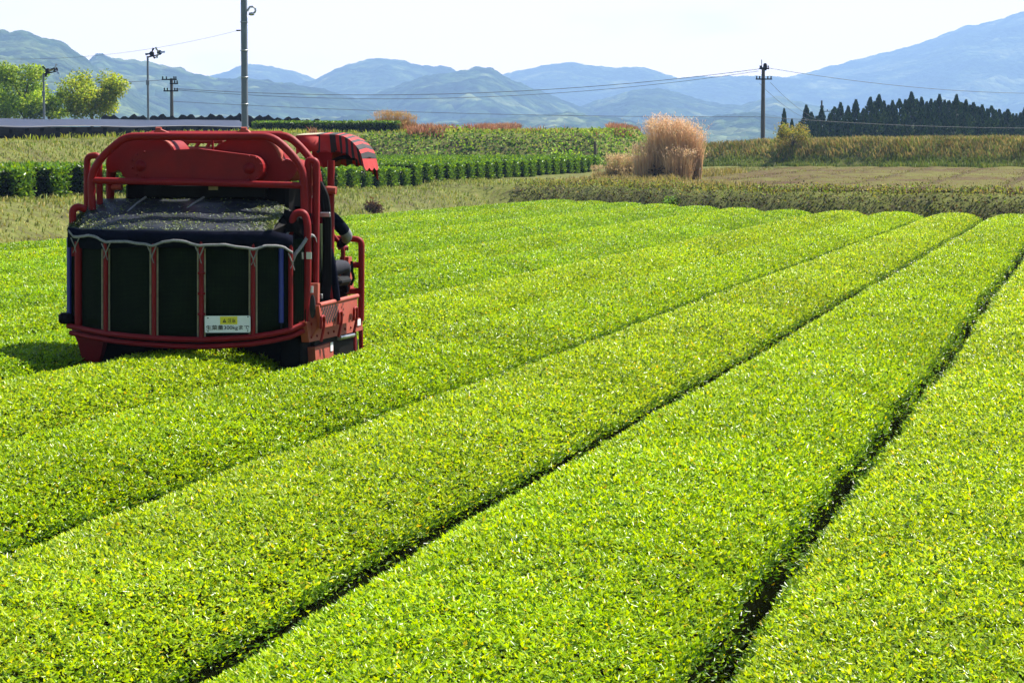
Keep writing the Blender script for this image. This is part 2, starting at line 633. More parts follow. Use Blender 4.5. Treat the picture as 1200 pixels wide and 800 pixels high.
class Acc:
    def __init__(self): self.V, self.F, self.T, self.n = [], [], [], 0
    def add(self, V, F, T):
        self.V.append(V); self.F.append(F + self.n); self.T.append(T); self.n += len(V)
    def build(self, name, mat, parent=None):
        return mesh_np(name, np.concatenate(self.V), np.concatenate(self.F), mat, parent, np.concatenate(self.T))
# ================================================================== the tea field
TEA = np.array([(.255, .375, .004), (.215, .340, .004), (.300, .400, .006), (.130, .240, .005), (.045, .105, .006), (.420, .350, .020), (.33, .41, .05)])
TEA_W = [30, 26, 16, 13, 12, 2, 4]


def row_prof(t):
    return .59 + .205 * (1 - np.abs(t) ** 2.7)


def row_axis(u0, v, k):
    return u0 + .024 * np.sin(v * .31 + k * .25) + .010 * np.sin(v * .83 + k * .4)


def row_half(v, k):
    return np.interp(v, [14, 45], [.862, .842]) + .010 * np.sin(v * 1.3 + k * 4.1) + .010 * np.sin(v * 3.1 + k)


def tea_row(k, u0, v0, v1, label, rowtone):
    """one clipped hedge: body mesh (inner twigs) + foliage"""
    vs = np.concatenate([np.arange(v0, v1 - 1.0, .5), np.linspace(v1 - 1.0, v1, 9)])
    ts = np.array([-1, -.97, -.88, -.7, -.45, -.2, 0, .2, .45, .7, .88, .97, 1.0])
    V = []
    for v in vs:
        e = np.clip((v1 - v) / .8, 0, 1) ** .5
        uc, hw = row_axis(u0, v, k), row_half(v, k) * (.55 + .45 * e)
        ring = [(uc - hw * .72, v, .0)]
        for t in ts:
            z = (row_prof(t) - .03) * (.35 + .65 * e)
            if abs(t) == 1: z -= .1
            ring.append((uc + hw * t, v, z))
        ring.append((uc + hw * .72, v, .0))
        V += ring
    V = np.array(V)
    m = len(ts) + 2
    n = len(vs)
    a = (np.arange(n - 1)[:, None] * m + np.arange(m - 1)[None, :]).ravel()
    F = np.stack([a, a + 1, a + m + 1, a + m], 1)
    x, y = uv2xy(V[:, 0], V[:, 1])
    o = mesh_np('tea_row', np.stack([x, y, V[:, 2]], 1), F, M['tea_wood'], smooth=True)
    tag(o, label, 'tea row', 'clipped tea rows of the field')
    # foliage, finer where the camera is nearer
    acc = Acc()
    for va in np.arange(v0, v1, 1.0):
        vb = min(va + 1.0, v1)
        vm = .5 * (va + vb)
        xm, ym = uv2xy(u0, vm)
        Ym = max(float(ym), 6.0)
        pxm, pym = px_of(np.array(xm), np.array(max(ym, .5)), np.array(.78))
        mx = 1.6 * 3000 / Ym + 200
        inview = (-mx < pxm < 1200 + mx) and pym < 900 and ym > 4
        Lf = .027 * max(1.0, Ym / 9.5) ** .39
        lai = np.interp(Ym, [8, 16, 40, 100], [1.6, 1.5, 1.4, 1.35])
        dens = lai / (.22 * Lf * Lf)
        if not inview:
            Lf *= 2.2; dens = 1.1 / (.22 * Lf * Lf)
        nl = int(dens * 1.9 * (vb - va))
        v = rng.uniform(va, vb, nl)
        tl = 1.0 - .40 * (Lf - .02) / .87
        t = rng.uniform(-tl, tl, nl)
        m3 = int(nl * .21) // 3                     # young shoots: three leaves on one stem
        v[:3 * m3] = np.repeat(v[:m3], 3); t[:3 * m3] = np.repeat(t[:m3], 3)
        shoot = np.arange(nl) < 3 * m3
        side = (rng.random(nl) < .06) & ~shoot
        tuft = noise2(v, np.sign(t) * 3.0, .35, k + 11)
        t = np.where(side, np.sign(t) * (rng.uniform(.93, 1.0, nl) + .06 * (tuft > .58)), t)
        e = np.clip((v1 - v) / .8, 0.02, 1) ** .5
        hw = row_half(v, k) * (.55 + .45 * e)
        u = row_axis(u0, v, k) + hw * t
        depth = np.where(shoot, np.repeat(rng.random(nl // 3 + 1), 3)[:nl] * .25, rng.random(nl) ** 2)
        depth = np.where(np.abs(t) > .93, depth * .3, depth)
        z = row_prof(np.clip(t, -1, 1)) * (.35 + .65 * e) + .035 - .075 * depth
        z = z + .03 * (noise2(u, v, .22, k) - .5) + .012 * (noise2(u, v, 1.6, k + 5) - .5)
        z = np.where(side, z - rng.uniform(0, .20, nl), z)
        x, y = uv2xy(u, v)
        # shoots stand up on top and lean outward on the shoulders
        lean = np.array([CT, -ST]) [None, :] * (np.sign(t) * np.abs(t) ** 3)[:, None] * .45
        fwd = np.array([ST, CT])[None, :] * (.07 if k % 2 else -.05)
        az = rng.uniform(0, 2 * PI, nl)
        el = np.where(shoot, rng.uniform(.05, .85, nl), rng.uniform(-.4, .8, nl))
        az = np.where(shoot, np.repeat(rng.uniform(0, 2 * PI, nl // 3 + 1), 3)[:nl] + (np.arange(nl) % 3) * 2.1 + rng.normal(0, .3, nl), az)
        z = z + np.where(shoot, .15 * Lf, 0)
        D = dirs(az, el)
        D[:, :2] += lean + fwd
        D /= np.linalg.norm(D, axis=1, keepdims=True)
        Ls = Lf * rng.uniform(.6, 1.25, nl)
        P = np.stack([x, y, z], 1) - D * Ls[:, None] * np.where(shoot, .0, .4)[:, None]
        Vq, Fq = leaf_quads(P, D, Ls, Ls * rng.uniform(.19, .27, nl), rng.uniform(-.9, .9, nl), .10, .12)
        T = pick(TEA, nl, TEA_W, .22)
        patch = noise2(u, v, 1.3, k + 2)[:, None]
        T = T * (.86 + .28 * patch) * (.90 + .20 * noise2(u, v, 4.5, k + 21)[:, None]) * rowtone
        T = np.where(shoot[:, None], T * np.array([1.14, 1.08, 1.0]), T)
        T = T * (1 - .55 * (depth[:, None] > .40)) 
        flank = (np.abs(t) > .945) & (rng.random(nl) < .7)    # mature unplucked leaves along row edges, darkened to paint shade into the gaps
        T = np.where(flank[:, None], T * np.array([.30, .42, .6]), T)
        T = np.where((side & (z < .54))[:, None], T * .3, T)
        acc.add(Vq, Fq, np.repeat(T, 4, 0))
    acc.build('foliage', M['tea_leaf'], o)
    return o


ROW_LABELS = [
    'broad tea row filling the near right corner, to the right of the dark open furrow',
    'broad tea row along the left side of the dark open furrow',
    'second tea row left of the dark open furrow, reaching the lower left corner',
    'tea row just right of the red harvester, its crest hiding the right track',
    'tea row straddled by the red harvester, with the shadow behind it',
    'tea row just left of the red harvester, touched by its shadow',
    'second tea row to the left of the red harvester',
    'third tea row to the left of the red harvester',
    'fourth tea row to the left of the red harvester',
    'third tea row in from the grassy left bank',
    'second tea row in from the grassy left bank',
    'outermost tea row at the foot of the grassy left bank',
]
TONES = [(1.04, 1.03, 1.6), (.95, 1.0, .6), (1.04, 1.03, 1.8), (.93, .99, .6), (1.02, 1.03, 1.6), (.80, .93, .6), (.92, 1.0, .9), (.74, .89, .7), (.90, .99, .9), (.74, .89, .7), (.90, .99, .8), (.76, .90, .8)]
NLEAF = [0]
for k, lab in enumerate(ROW_LABELS):
    u0 = GAP0 + PITCH_ROW * (.5 - k)
    start = 5.0
    if k >= 2: start = 7.0
    if k >= 4: start = 10.0
    if k >= 7: start = 20.0
    if k >= 10: start = 32.0
    tea_row(k, u0, start, float(v_end(u0)), lab, np.array(TONES[k]))

# two more rows beyond the right edge of the frame
for k, lab in ((-1, 'tea row just beyond the right edge, next to the broad near right row'), (-2, 'outermost tea row beyond the right edge of the photo')):
    u0 = GAP0 + PITCH_ROW * (.5 - k)
    tea_row(k, u0, 6.0, float(v_end(u0)), lab, np.array((1.0, 1.0, 1.0)))
# ================================================================== the harvester
MU, MV = GAP0 - PITCH_ROW * 3.5, 21.75
_mx, _my = uv2xy(MU, MV)
HR = empty('tea_harvester', (_mx, _my, 0.0), -TH)
tag(HR, 'red riding tea harvester with black netting basket straddling a tea row', 'tea harvester')
MW = Matrix.Translation((_mx, _my, 0)) @ Matrix.Rotation(-TH, 4, 'Z')
MI = MW.inverted()
_o = MI @ Vector((0, 0, EYE))
M3 = MI.to_3x3()


def RP(px, py, ym):                       # a point of the machine on its cross plane y = ym
    d = M3 @ ray(px, py)
    t = (ym - _o.y) / d.y
    return _o + d * t


def SP(px, py, xm):                       # ... on its side plane x = xm
    d = M3 @ ray(px, py)
    t = (xm - _o.x) / d.x
    return _o + d * t


def bow(x):
    return -.06 - .46 * (1 - min(1, abs((x + .03) / 1.10)) ** 2.2)


def BP(px, py, off=0.0):                  # ... on the bowed back of the basket
    y = -.3
    for _ in range(6):
        p = RP(px, py, y)
        y = bow(p.x) - off
    return RP(px, py, y)


def tubes(name, paths, r, mat='red', n=10, parent=None, rad=.12):
    g = MB()
    for p in paths: g.tube(arc_path(p, rad) if rad else p, r, n)
    return g.build(name, M[mat], parent or HR)


def plate(name, outline, vec, mat='red', parent=None):
    return MB().prism(outline, vec).build(name, M[mat], parent or HR)


def smooth_outline(pts, it=2):
    pts = [Vector(p) for p in pts]
    for _ in range(it):
        q = []
        for i in range(len(pts)):
            a_, b_ = pts[i], pts[(i + 1) % len(pts)]
            q += [a_ * .75 + b_ * .25, a_ * .25 + b_ * .75]
        pts = q
    return pts


# --- basket: rails, posts, netting, tarp
X0, X1 = BP(79, 382).x, BP(357, 378).x
rail = [(80, 381.5), (100, 386), (124, 390.5), (152, 393.8), (180, 396), (208, 397.4), (236, 398), (266, 396.8), (296, 394.6), (320, 391), (341, 386.5), (357, 379)]
g = MB(); g.tube([BP(a_, b_) for a_, b_ in rail], .026, 10); g.build('basket_rail', M['red'], HR)
g = MB(); g.tube([BP(a_ + (3 if a_ < 200 else -1), b_ + 8.2, -.02) for a_, b_ in rail], .024, 10); g.build('basket_rail', M['red'], HR)
posts = [92, 124, 180.5, 236, 296.5, 340.5]
yb = lambda px: float(np.interp(px, [p[0] for p in rail], [p[1] for p in rail]))
for px in posts:
    r_ = .034 if px == 92 else .021
    g = MB(); g.tube([BP(px, yb(px) + 1), BP(px, 330), BP(px, 283)], r_, 10)
    po = g.build('basket_post', M['red'], HR)
    if 100 < px < 310:
        for dx in (-4.0, 4.0):
            g = MB(); g.tube([BP(px + dx, yb(px) - 1, -.03), BP(px + dx, 288, -.03)], .0085, 6); g.build('slat', M['tan'], po)
    if px == 236:
        for yy in (320, 344, 368):
            c = BP(px, yy); MB().lathe([(.026, -.012), (.034, -.008), (.034, .008), (.026, .012)], c, 'z', 12).build('clip', M['red'], po)
for px, y0, y1, nm in ((329.5, 378, 283, 'blue_pole'), (81, 372, 278, 'blue_pole')):
    g = MB(); g.tube([BP(px, y0, -.01), BP(px, y1, -.01)], .022, 10); b_ = g.build(nm, M['blue'], HR)
    c = BP(px, y0, -.01); MB().tube([c, c + Vector((0, 0, -.07))], .012, 8).build('pole_foot', M['dark'], b_)
edges = [81, 92, 124, 180.5, 236, 296.5, 340.5, 356]
for a_, b_ in zip(edges[:-1], edges[1:]):
    rows_ = []
    for t in np.linspace(0, 1, 7):
        px = a_ + (b_ - a_) * t
        sag = .035 * math.sin(t * PI)
        rows_.append([BP(px, yb(px) - 1 + (281 - yb(px)) * s, -.045 + sag * (1 - abs(2 * s - 1) ** 3)) for s in np.linspace(0, 1, 8)])
    MB().sheet(rows_, (0, .012, 0)).build('netting_panel', M['netting'], HR)
# side walls of the basket (left and right) and its front
LB, RB = BP(80, 381), BP(357, 379)
MB().sheet([[LB + Vector((-.0, .03, 0)), Vector((LB.x, .75, LB.z))], [BP(80, 272) + Vector((0, .03, 0)), Vector((LB.x, .75, 1.95))]], (.012, 0, 0)).build('netting_panel', M['navy'], HR)
MB().sheet([[RB + Vector((0, .03, 0)), Vector((RB.x, .55, RB.z))], [Vector((RB.x, 0, 1.95)), Vector((RB.x, .55, 1.95))]], (-.012, 0, 0)).build('netting_panel', M['netting'], HR)
MB().box((LB.x + .04, .70, .95), (RB.x - .06, .76, 2.1)).build('basket_front', M['dark'], HR)
# tarp cover: a sloping hood
nearp = [(79, 266.5), (90, 268), (110, 269), (140, 269.8), (180, 270.3), (220, 270.8), (260, 271.2), (295, 271), (310, 270.6), (319, 270)]
farp = [(110, 236), (113, 233.5), (128, 232.8), (150, 232.9), (185, 233.2), (220, 233.5), (262, 234), (300, 234.6), (323, 236), (338, 246)]
rows_ = []
for (a_, b_), (c_, d_) in zip(nearp, farp):
    p0, p1 = BP(a_, b_, .03), RP(c_, d_, .34 if c_ < 330 else .15)
    col = []
    for t in np.linspace(0, 1, 9):
        q = p0.lerp(p1, t)
        q.z += .022 * math.sin(t * PI)
        col.append(q)
    rows_.append(col)
def resample(rows, k):
    out = []
    for i in range(len(rows) - 1):
        for j in range(k):
            t = j / k
            out.append([a_.lerp(b_, t) + Vector((0, 0, .003 * math.sin((i * k + j) * 1.3))) for a_, b_ in zip(rows[i], rows[i + 1])])
    return out + [rows[-1]]
hood = resample(rows_, 4)
cov = MB().sheet(hood, (0, .0, -.012)).build('tarp_cover', M['tarp'], HR)
# skirt hanging from the hood
sk_ = []
for i, (a_, b_) in enumerate(nearp + [(343, 276)]):
    sk_.append([BP(a_, b_ + .2, .03) if a_ < 330 else BP(a_, b_, .01), BP(a_, b_ + 9, .035), BP(a_, 291 + 1.5 * math.sin(a_ * .13), .012)])
MB().sheet(resample(sk_, 3), (0, .010, 0)).build('tarp_skirt', M['navy'], cov)
# two seams and the plucked leaves lying on the hood
for (a_, b_, c_, d_) in ((150.5, 253, 172, 235.4), (216.5, 252.5, 240, 235.6)):
    P = []
    for t in np.linspace(0, 1, 7):
        px, py = a_ + (c_ - a_) * t, b_ + (d_ - b_) * t - 1.2 * math.sin(t * PI)
        ymid = -.42 + .76 * np.interp(py, [234, 273], [1, 0])
        P.append(RP(px, py, ymid) + Vector((0, -.02, .035)))
    MB().tube(P, .010, 6).build('tarp_seam', M['rope'], cov)
HV = [p for c in hood for p in c]
acc = Acc()
nl = 7000
ci = rng.uniform(0, len(hood) - 1.001, nl)
tj = np.where(rng.random(nl) < .45, rng.beta(1.0, 3.5, nl), rng.random(nl)) * 7.99
edge = rng.random(nl) < .15
ci = np.where(edge, np.where(rng.random(nl) < .35, rng.uniform(0, 3, nl), len(hood) - 1.01 - rng.gamma(1.2, 1.6, nl).clip(0, 8)), ci)
HA = np.array([[tuple(p) for p in c] for c in hood])
i0, j0 = ci.astype(int), tj.astype(int)
fi, fj = (ci - i0)[:, None], (tj - j0)[:, None]
P = (HA[i0, j0] * (1 - fi) * (1 - fj) + HA[i0 + 1, j0] * fi * (1 - fj) + HA[i0, j0 + 1] * (1 - fi) * fj + HA[i0 + 1, j0 + 1] * fi * fj)
dens = noise2(P[:, 0] * 3, P[:, 1] * 6, .5, 4)
kk = (rng.random(nl) < .10 + 1.0 * dens ** 1.5) | edge
P = P[kk]; P[:, 2] += .008
D = dirs(rng.uniform(0, 2 * PI, len(P)), rng.uniform(-.1, .5, len(P)))
ls = rng.uniform(.010, .026, len(P))
V, F = leaf_quads(P, D, ls, ls * .28, rng.uniform(-.6, .6, len(P)), .1, .1)
T = pick([(.12, .17, .02), (.20, .24, .06), (.06, .10, .015), (.30, .33, .24), (.16, .18, .14), (.3, .34, .3)], len(P), None, .3)
acc.add(V, F, np.repeat(T, 4, 0))
lit = acc.build('loose_leaves', M['leaf'], cov)
lit['kind'] = 'stuff'
gs = [RP(338.5, 246.5, .12), RP(346, 258, .05), RP(343, 272, -.02), RP(332, 276, -.1), BP(319, 270.5, .02)]
MB().prism(gs, (0, .006, 0)).build('corner_gusset', M['dark'], cov)
MB().tube([RP(339, 247, .10), RP(343.5, 256, .04), RP(341, 268, -.06), RP(334, 278, -.12)], .010, 6).build('gusset_cord', M['rope'], cov)
# webbing strap slung along the skirt, tied at each post
sw = [(80, 269), (85, 275), (90, 276.5), (103, 274), (114, 277), (124, 282.5), (138, 281), (150, 282), (166, 284), (177, 286.5), (190, 282.5), (203, 279.8), (218, 282), (234, 286.5), (250, 285), (264, 285.5), (282, 288), (296.5, 290.5), (310, 287), (323, 286), (334, 289), (343, 294.5)]
rows_ = [[BP(a_, b_, .07), BP(a_, b_ + 3.2, .075)] for a_, b_ in sw]
st = MB().sheet(resample(rows_, 3), (0, .008, 0)).build('webbing_strap', M['rope'], HR)
for px in (88, 124, 178, 234, 297, 343):
    y0 = float(np.interp(px, [s_[0] for s_ in sw], [s_[1] for s_ in sw])) + 3
    g = MB()
    g.tube([BP(px - 5, y0 - .5, .07), BP(px + .5, y0 + 12, .045)], .006, 5)
    g.tube([BP(px + 5, y0 - .5, .07), BP(px - .5, y0 + 12, .045)], .006, 5)
    g.tube([BP(px - 2.5, y0 + 17, .03), BP(px, y0 + 12, .05), BP(px + 2, y0 + 19, .03)], .005, 5)
    g.build('tie', M['rope'], st)
rows_ = [[RP(a_, b_, c_), RP(a_ + 2.2, b_ + 4, c_)] for a_, b_, c_ in ((342, 300, -.15), (347, 293, -.12), (353, 285, -.08), (359, 276.5, -.05), (364, 273, -.02), (368, 275, .0), (369, 280, .02))]
MB().sheet(resample(rows_, 2), (0, .008, 0)).build('strap_end', M['rope'], st)

# --- warning plate
c0, c1, c2, c3 = BP(240, 389.8, .06), BP(293.6, 388.8, .06), BP(293.6, 369.2, .06), BP(240.2, 370.2, .06)
ex = (c1 - c0); ex.z = 0; wpl = ex.length; ex.normalize()
hpl = ((c3.z - c0.z) + (c2.z - c1.z)) / 2
nrm = Vector((ex.y, -ex.x, 0))
PM = Matrix(((ex.x, 0, nrm.x, c0.x), (ex.y, 0, nrm.y, c0.y), (0, 1, 0, c0.z), (0, 0, 0, 1)))     # plate x, plate y, out of the plate
def onp(pts, z): return [PM @ Vector((a_ * wpl, b_ * hpl, z)) for a_, b_ in pts]
def rrect(x0, y0, x1, y1, rx, ry):
    o_ = []
    for cx_, cy_, a0 in ((x1 - rx, y1 - ry, 0), (x0 + rx, y1 - ry, 90), (x0 + rx, y0 + ry, 180), (x1 - rx, y0 + ry, 270)):
        for k in range(4):
            a_ = R(a0 + 30 * k); o_.append((cx_ + rx * math.cos(a_), cy_ + ry * math.sin(a_)))
    return o_
sign = MB().prism(onp(rrect(0, 0, 1, 1, .035, .09), -.008), nrm * .008).build('warning_plate', M['white'], HR)
sign['label'] = 'white plate with a yellow caution field and black writing'
MB().prism(onp(rrect(.335, .49, .715, .965, .01, .02), .0006), nrm * .0012).build('caution_field', M['yellow'], sign)
for a_, b_ in ((.07, .88), (.945, .93), (.07, .09), (.94, .10)):
    MB().prism(onp([(a_ + .016 * math.cos(R(t)), b_ + .043 * math.sin(R(t))) for t in range(0, 360, 45)], .0006), nrm * .002).build('hole', M['ink'], sign)
tri = MB()
tri.prism(onp([(.388, .60), (.472, .60), (.43, .84)], .0025), nrm * .001, 0)
tri.prism(onp([(.427, .665), (.433, .665), (.4345, .765), (.4255, .765)], .0040), nrm * .0004, 1)
tri.prism(onp([(.426, .63), (.434, .63), (.434, .65), (.426, .65)], .0040), nrm * .0004, 1)
tri.build('caution_mark', [M['ink'], M['yellow']], sign)


def lettering(txt, x0, x1, y0, y1, z, name, bold=.012):
    cu = bpy.data.curves.new(name, 'FONT')
    cu.body = txt
    cu.offset = bold
    tmp = bpy.data.objects.new('tmp', cu)
    COL.objects.link(tmp)
    bpy.context.view_layer.update()
    me = bpy.data.meshes.new_from_object(tmp.evaluated_get(bpy.context.evaluated_depsgraph_get()))
    COL.objects.unlink(tmp); bpy.data.objects.remove(tmp)
    vs = [v.co for v in me.vertices]
    ax, bx = min(v.x for v in vs), max(v.x for v in vs)
    ay, by = min(v.y for v in vs), max(v.y for v in vs)
    for v in me.vertices:
        a_ = x0 + (v.co.x - ax) / (bx - ax) * (x1 - x0)
        b_ = y0 + (v.co.y - ay) / (by - ay) * (y1 - y0)
        v.co = PM @ Vector((a_ * wpl, b_ * hpl, z))
    me.materials.clear(); me.materials.append(M['ink'])
    o = bpy.data.objects.new(name, me)
    o.parent = sign
    COL.objects.link(o)


lettering('注意', .50, .675, .585, .86, .003, 'lettering')
lettering('生葉量300kgまで', .025, .975, .125, .45, .0025, 'lettering')

# --- roll bars and posts
tubes('rear_hoop', [[RP(108, 246, .10), RP(107, 203, .10), RP(121, 182, .10), RP(147, 160, .10), RP(319, 160, .10), RP(340, 178, .10), RP(356, 200, .10), RP(357, 247, .10)]], .036, n=12, rad=.10)
tubes('front_hoop', [[RP(129, 240, .50), RP(131, 200, .50), RP(144, 176, .50), RP(166, 159, .50), RP(338, 159, .50), RP(356, 176, .50), RP(371, 196, .50), RP(374, 219, .50)]], .036, n=12, rad=.10)
tubes('cross_rail', [[RP(109, 211.5, .10), RP(230, 214, .10), RP(356, 217.5, .10)]], .031, rad=0)
tubes('side_post', [[RP(102, 246, .22), RP(102, 183.5, .22), RP(116, 181.5, .22), RP(117, 246, .22)]], .030, rad=.05)
tubes('side_post', [[RP(369.5, 338, .18), RP(371, 189, .18), RP(361, 187, .18), RP(361, 250, .18)]], .032, rad=.05)
g = MB(); g.tube([RP(365.5, 196, .2), RP(364, 217, .2)], .022, 8); g.tube([RP(363.5, 217, .2), RP(363, 229, .2)], .035, 8); g.build('gas_strut', M['red_dusty'], HR)
tubes('top_rail', [[RP(178, 156.2, .55), RP(330, 156.2, .55)], [RP(186, 157, 1.05), RP(330, 157.5, 1.05)]], .022, rad=0)
for px in (180, 190, 283, 291):
    pass
for s_, px in ((1, 186), (-1, 286)):
    g = MB()
    g.prism([RP(px - 8 * s_, 157, .4), RP(px - 4 * s_, 152.5, .4), RP(px + 1 * s_, 151.2, .4), RP(px + 16 * s_, 157.5, .4)], (0, .05, 0))
    g.tube([RP(px - 3, 151.5, .42), RP(px + 3, 151.5, .42)], .02, 8)
    g.build('hinge_bracket', M['red_dusty'], HR)
# front lattice cross member seen over the belt cover
g = MB()
for a_, b_, c_, d_ in ((200, 165, 262, 165), (196, 175, 266, 175)):
    g.tube([RP(a_, b_, 1.0), RP(c_, d_, 1.0)], .026, 8)
for k in range(5):
    a_ = 202 + k * 13
    g.tube([RP(a_, 175, 1.0), RP(a_ + 7, 165, 1.0)], .018, 6)
g.build('front_lattice', M['red_dusty'], HR)

# --- belt cover: the long rounded plate
out = []
for t in np.linspace(90, 270, 11): out.append((167 + 15.5 * math.cos(R(t)), 193 - 16.5 * math.sin(R(t))))
out += [(232, 211.5)]
for t in np.linspace(-90, 90, 11): out.append((294 + 14.5 * math.cos(R(t)), 197 - 15 * math.sin(R(t))))
out += [(262, 178), (232, 174.2), (200, 176)]
bc = plate('belt_cover', [RP(a_, b_, .16) for a_, b_ in out], (0, .13, 0))
for px, py in ((164.5, 194.5), (292, 197.5)):
    c = RP(px, py, .16)
    MB().lathe([(.055, .0), (.052, -.012), (.03, -.02), (.028, -.034), (.001, -.036)], c, 'y', 16).build('hub_cap', M['red'], bc)
g = MB()
for k in range(len(out)):
    if k % 2 == 0 and k < 24:
        cxx = (out[k][0] - 231) * .965 + 231; cyy = (out[k][1] - 194) * .90 + 194
        g.lathe([(.001, -.012), (.011, -.010), (.012, .002)], RP(cxx, cyy, .16), 'y', 8)
g.build('bolt', M['red'], bc)
# --- duct housings behind it
o1 = smooth_outline([RP(a_, b_, .34) for a_, b_ in ((126, 201), (123, 192), (130, 174), (146, 163), (192, 162), (203, 172), (206, 182), (206, 212), (146, 212), (140, 197), (133, 203))], 2)
d1 = plate('blower_duct', o1, (0, .42, 0))
o2 = smooth_outline([RP(a_, b_, .34) for a_, b_ in ((250, 164), (316, 163), (325, 176), (331, 189), (338, 185.5), (350, 196), (343, 209), (335, 213), (262, 213), (250, 205))], 1)
d2 = plate('blower_duct', o2, (0, .42, 0))
g = MB()
rows_ = []
for a_, b_, w_ in ((312, 164.5, 3), (320, 168, 5), (325, 174, 6), (328, 181, 5), (331, 188.5, 2)):
    rows_.append([RP(a_ - w_ * .5, b_, .30), RP(a_ + w_ * .6, b_ - 1, .36)])
g.sheet(rows_, (0, .03, 0)); g.build('duct_rim', M['red_dusty'], d2)
rows_ = [[RP(a_ - 1, b_, .31), RP(a_ + 2, b_ - .6, .36)] for a_, b_ in ((188, 163.5), (195, 166), (200, 171), (203, 177))]
MB().sheet(rows_, (0, .03, 0)).build('duct_rim', M['red_dusty'], d1)
g = MB(); g.tube([RP(249, 162, .32), RP(249.5, 181, .32)], .012, 6); g.build('seam', M['red'], d2)
# --- machinery under the ducts: conveyor box, dark engine bay
x_l, x_r = RP(146, 216, .5).x, RP(352, 216, .5).x
MB().box((x_l, .50, 1.50), (x_r - .12, .98, RP(200, 214, .5).z), 0, .03).build('conveyor_box', M['dark'], HR)
MB().box((x_l + .05, 1.0, .98), (x_r - .15, 1.72, 1.95), 0, .05).build('engine_housing', M['red'], HR)
MB().box((x_l + .22, .40, RP(200, 231, .4).z), (x_r - .3, .49, RP(200, 217, .4).z), 0, .01).build('drive_guard', M['black'], HR)
c = RP(250, 220.5, .38)
MB().box((c.x - .045, c.y - .004, c.z - .018), (c.x + .045, c.y, c.z + .018)).build('label_plate', M['tan'], HR)
# left and right inner uprights
g = MB(); g.tube([RP(128, 186, .45), RP(128, 240, .45)], .03, 8); g.build('inner_upright', M['red'], HR)
g = MB(); g.tube([RP(131, 219.5, .46), RP(143, 219, .46)], .03, 8); g.build('stub_bar', M['red_dusty'], HR)
# --- basket end frames
tubes('basket_end_frame', [[RP(337, 283, -.02), RP(345, 250, -.02), RP(357, 249, -.02), RP(360.5, 262, -.02), RP(360.5, 326, -.02), RP(357, 376, -.02)]], .034, n=12, rad=.08)
MB().sheet([[RP(333, 245, .02), RP(349, 250, .02), RP(359, 255, .02)], [RP(330, 272, -.1), RP(345, 272, -.1), RP(359, 285, 0)]], (0, .02, 0)).build('end_sheet', M['dark'], HR)
tubes('basket_end_frame', [[RP(86, 300, -.02), RP(85, 246, -.02), RP(91, 242, .0), RP(100, 245, .05)]], .034, rad=.06)
MB().lathe([(.05, -.04), (.07, -.02), (.07, .04), (.04, .06)], RP(77.5, 374, -.05), 'z', 12).build('bumper_block', M['dark'], HR)

# --- lower body: skirts, track frames, tracks
zr = RB.z
def strip_plate(name, quad, vec, mat): return plate(name, quad, vec, mat)
strip_plate('left_fender', [RP(84, 386, .0), RP(122, 394, .0), RP(119, 412, .02), RP(114, 430, .05), RP(99, 430, .05), RP(95, 416, .02), RP(91, 401, .0)], (0, .5, 0), 'red')
MB().box((LB.x + .15, .12, .55), (RB.x - .12, .30, .97), 0, .02).build('cutter_shade_plate', M['dark'], HR)  # added dark plate standing in for the cutter and the shade under the basket
MB().box((LB.x + .10, .35, .92), (RB.x - .05, 1.65, 1.0), 0, .02).build('floor_frame', M['dark'], HR)


def track(xc):
    g = MB()
    prof = []
    for t in np.linspace(-90, 90, 7): prof.append((1.55 + .2 * math.cos(R(t)), .22 + .2 * math.sin(R(t))))
    for t in np.linspace(90, 270, 7): prof.append((.30 + .2 * math.cos(R(t)), .22 + .2 * math.sin(R(t))))
    g.prism([Vector((xc - .12, a_, b_)) for a_, b_ in prof], (.24, 0, 0))
    for k in range(22):
        s_ = k / 22
        for zz, sg in ((.425, 1), (.015, -1)):
            yy = .30 + 1.25 * s_
            g.box((xc - .125, yy, zz - .012), (xc + .125, yy + .03, zz + .012))
    t_ = g.build('rubber_track', M['black'], HR)
    for yy in (.30, .62, .93, 1.24, 1.55):
        MB().lathe([(.04, -.14), (.15 if yy in (.30, 1.55) else .10, -.135), (.15 if yy in (.30, 1.55) else .10, .135), (.04, .14)], (xc, yy, .20), 'x', 16).build('road_wheel', M['dark'], t_)
    MB().box((xc - .09, .25, .42), (xc + .09, 1.6, .95), 0, .02).build('track_frame', M['dark'], HR)


track(-PITCH_ROW / 2)
track(PITCH_ROW / 2)

# --- right side: fender column, step, guard rail
XS = .5 * (RP(360, 390, 0).x + RP(360, 390, 0).x)
P_ = lambda a_, b_, dx=0.0: SP(a_, b_, XS + dx)
colm = [RP(352, 381, -.03), RP(358, 352, 0), RP(360, 335, 0), RP(361, 332, 0), RP(372.5, 332, .05), RP(372, 384, .05), RP(362, 401, .02), RP(359, 376, 0)]
fc = plate('fender_column', colm, (0, .06, 0), 'red_dusty')
sl = [RP(366 + 3.1 * math.cos(R(t)), 359 - 14 * math.sin(R(t)), .012) for t in range(0, 360, 24)]
MB().prism(sl, (0, .02, 0)).build('slot', M['ink'], fc)
c = RP(364.3, 339, -.004); MB().box((c.x - .022, c.y - .006, c.z - .03), (c.x + .022, c.y, c.z + .03)).build('sticker', M['white'], fc)
g = MB(); g.prism([RP(345, 384, -.06), RP(347, 375, -.06), RP(357.5, 374, -.06), RP(355, 386, -.06)], (0, .08, 0)); g.build('bumper_bracket', M['red_dusty'], HR)
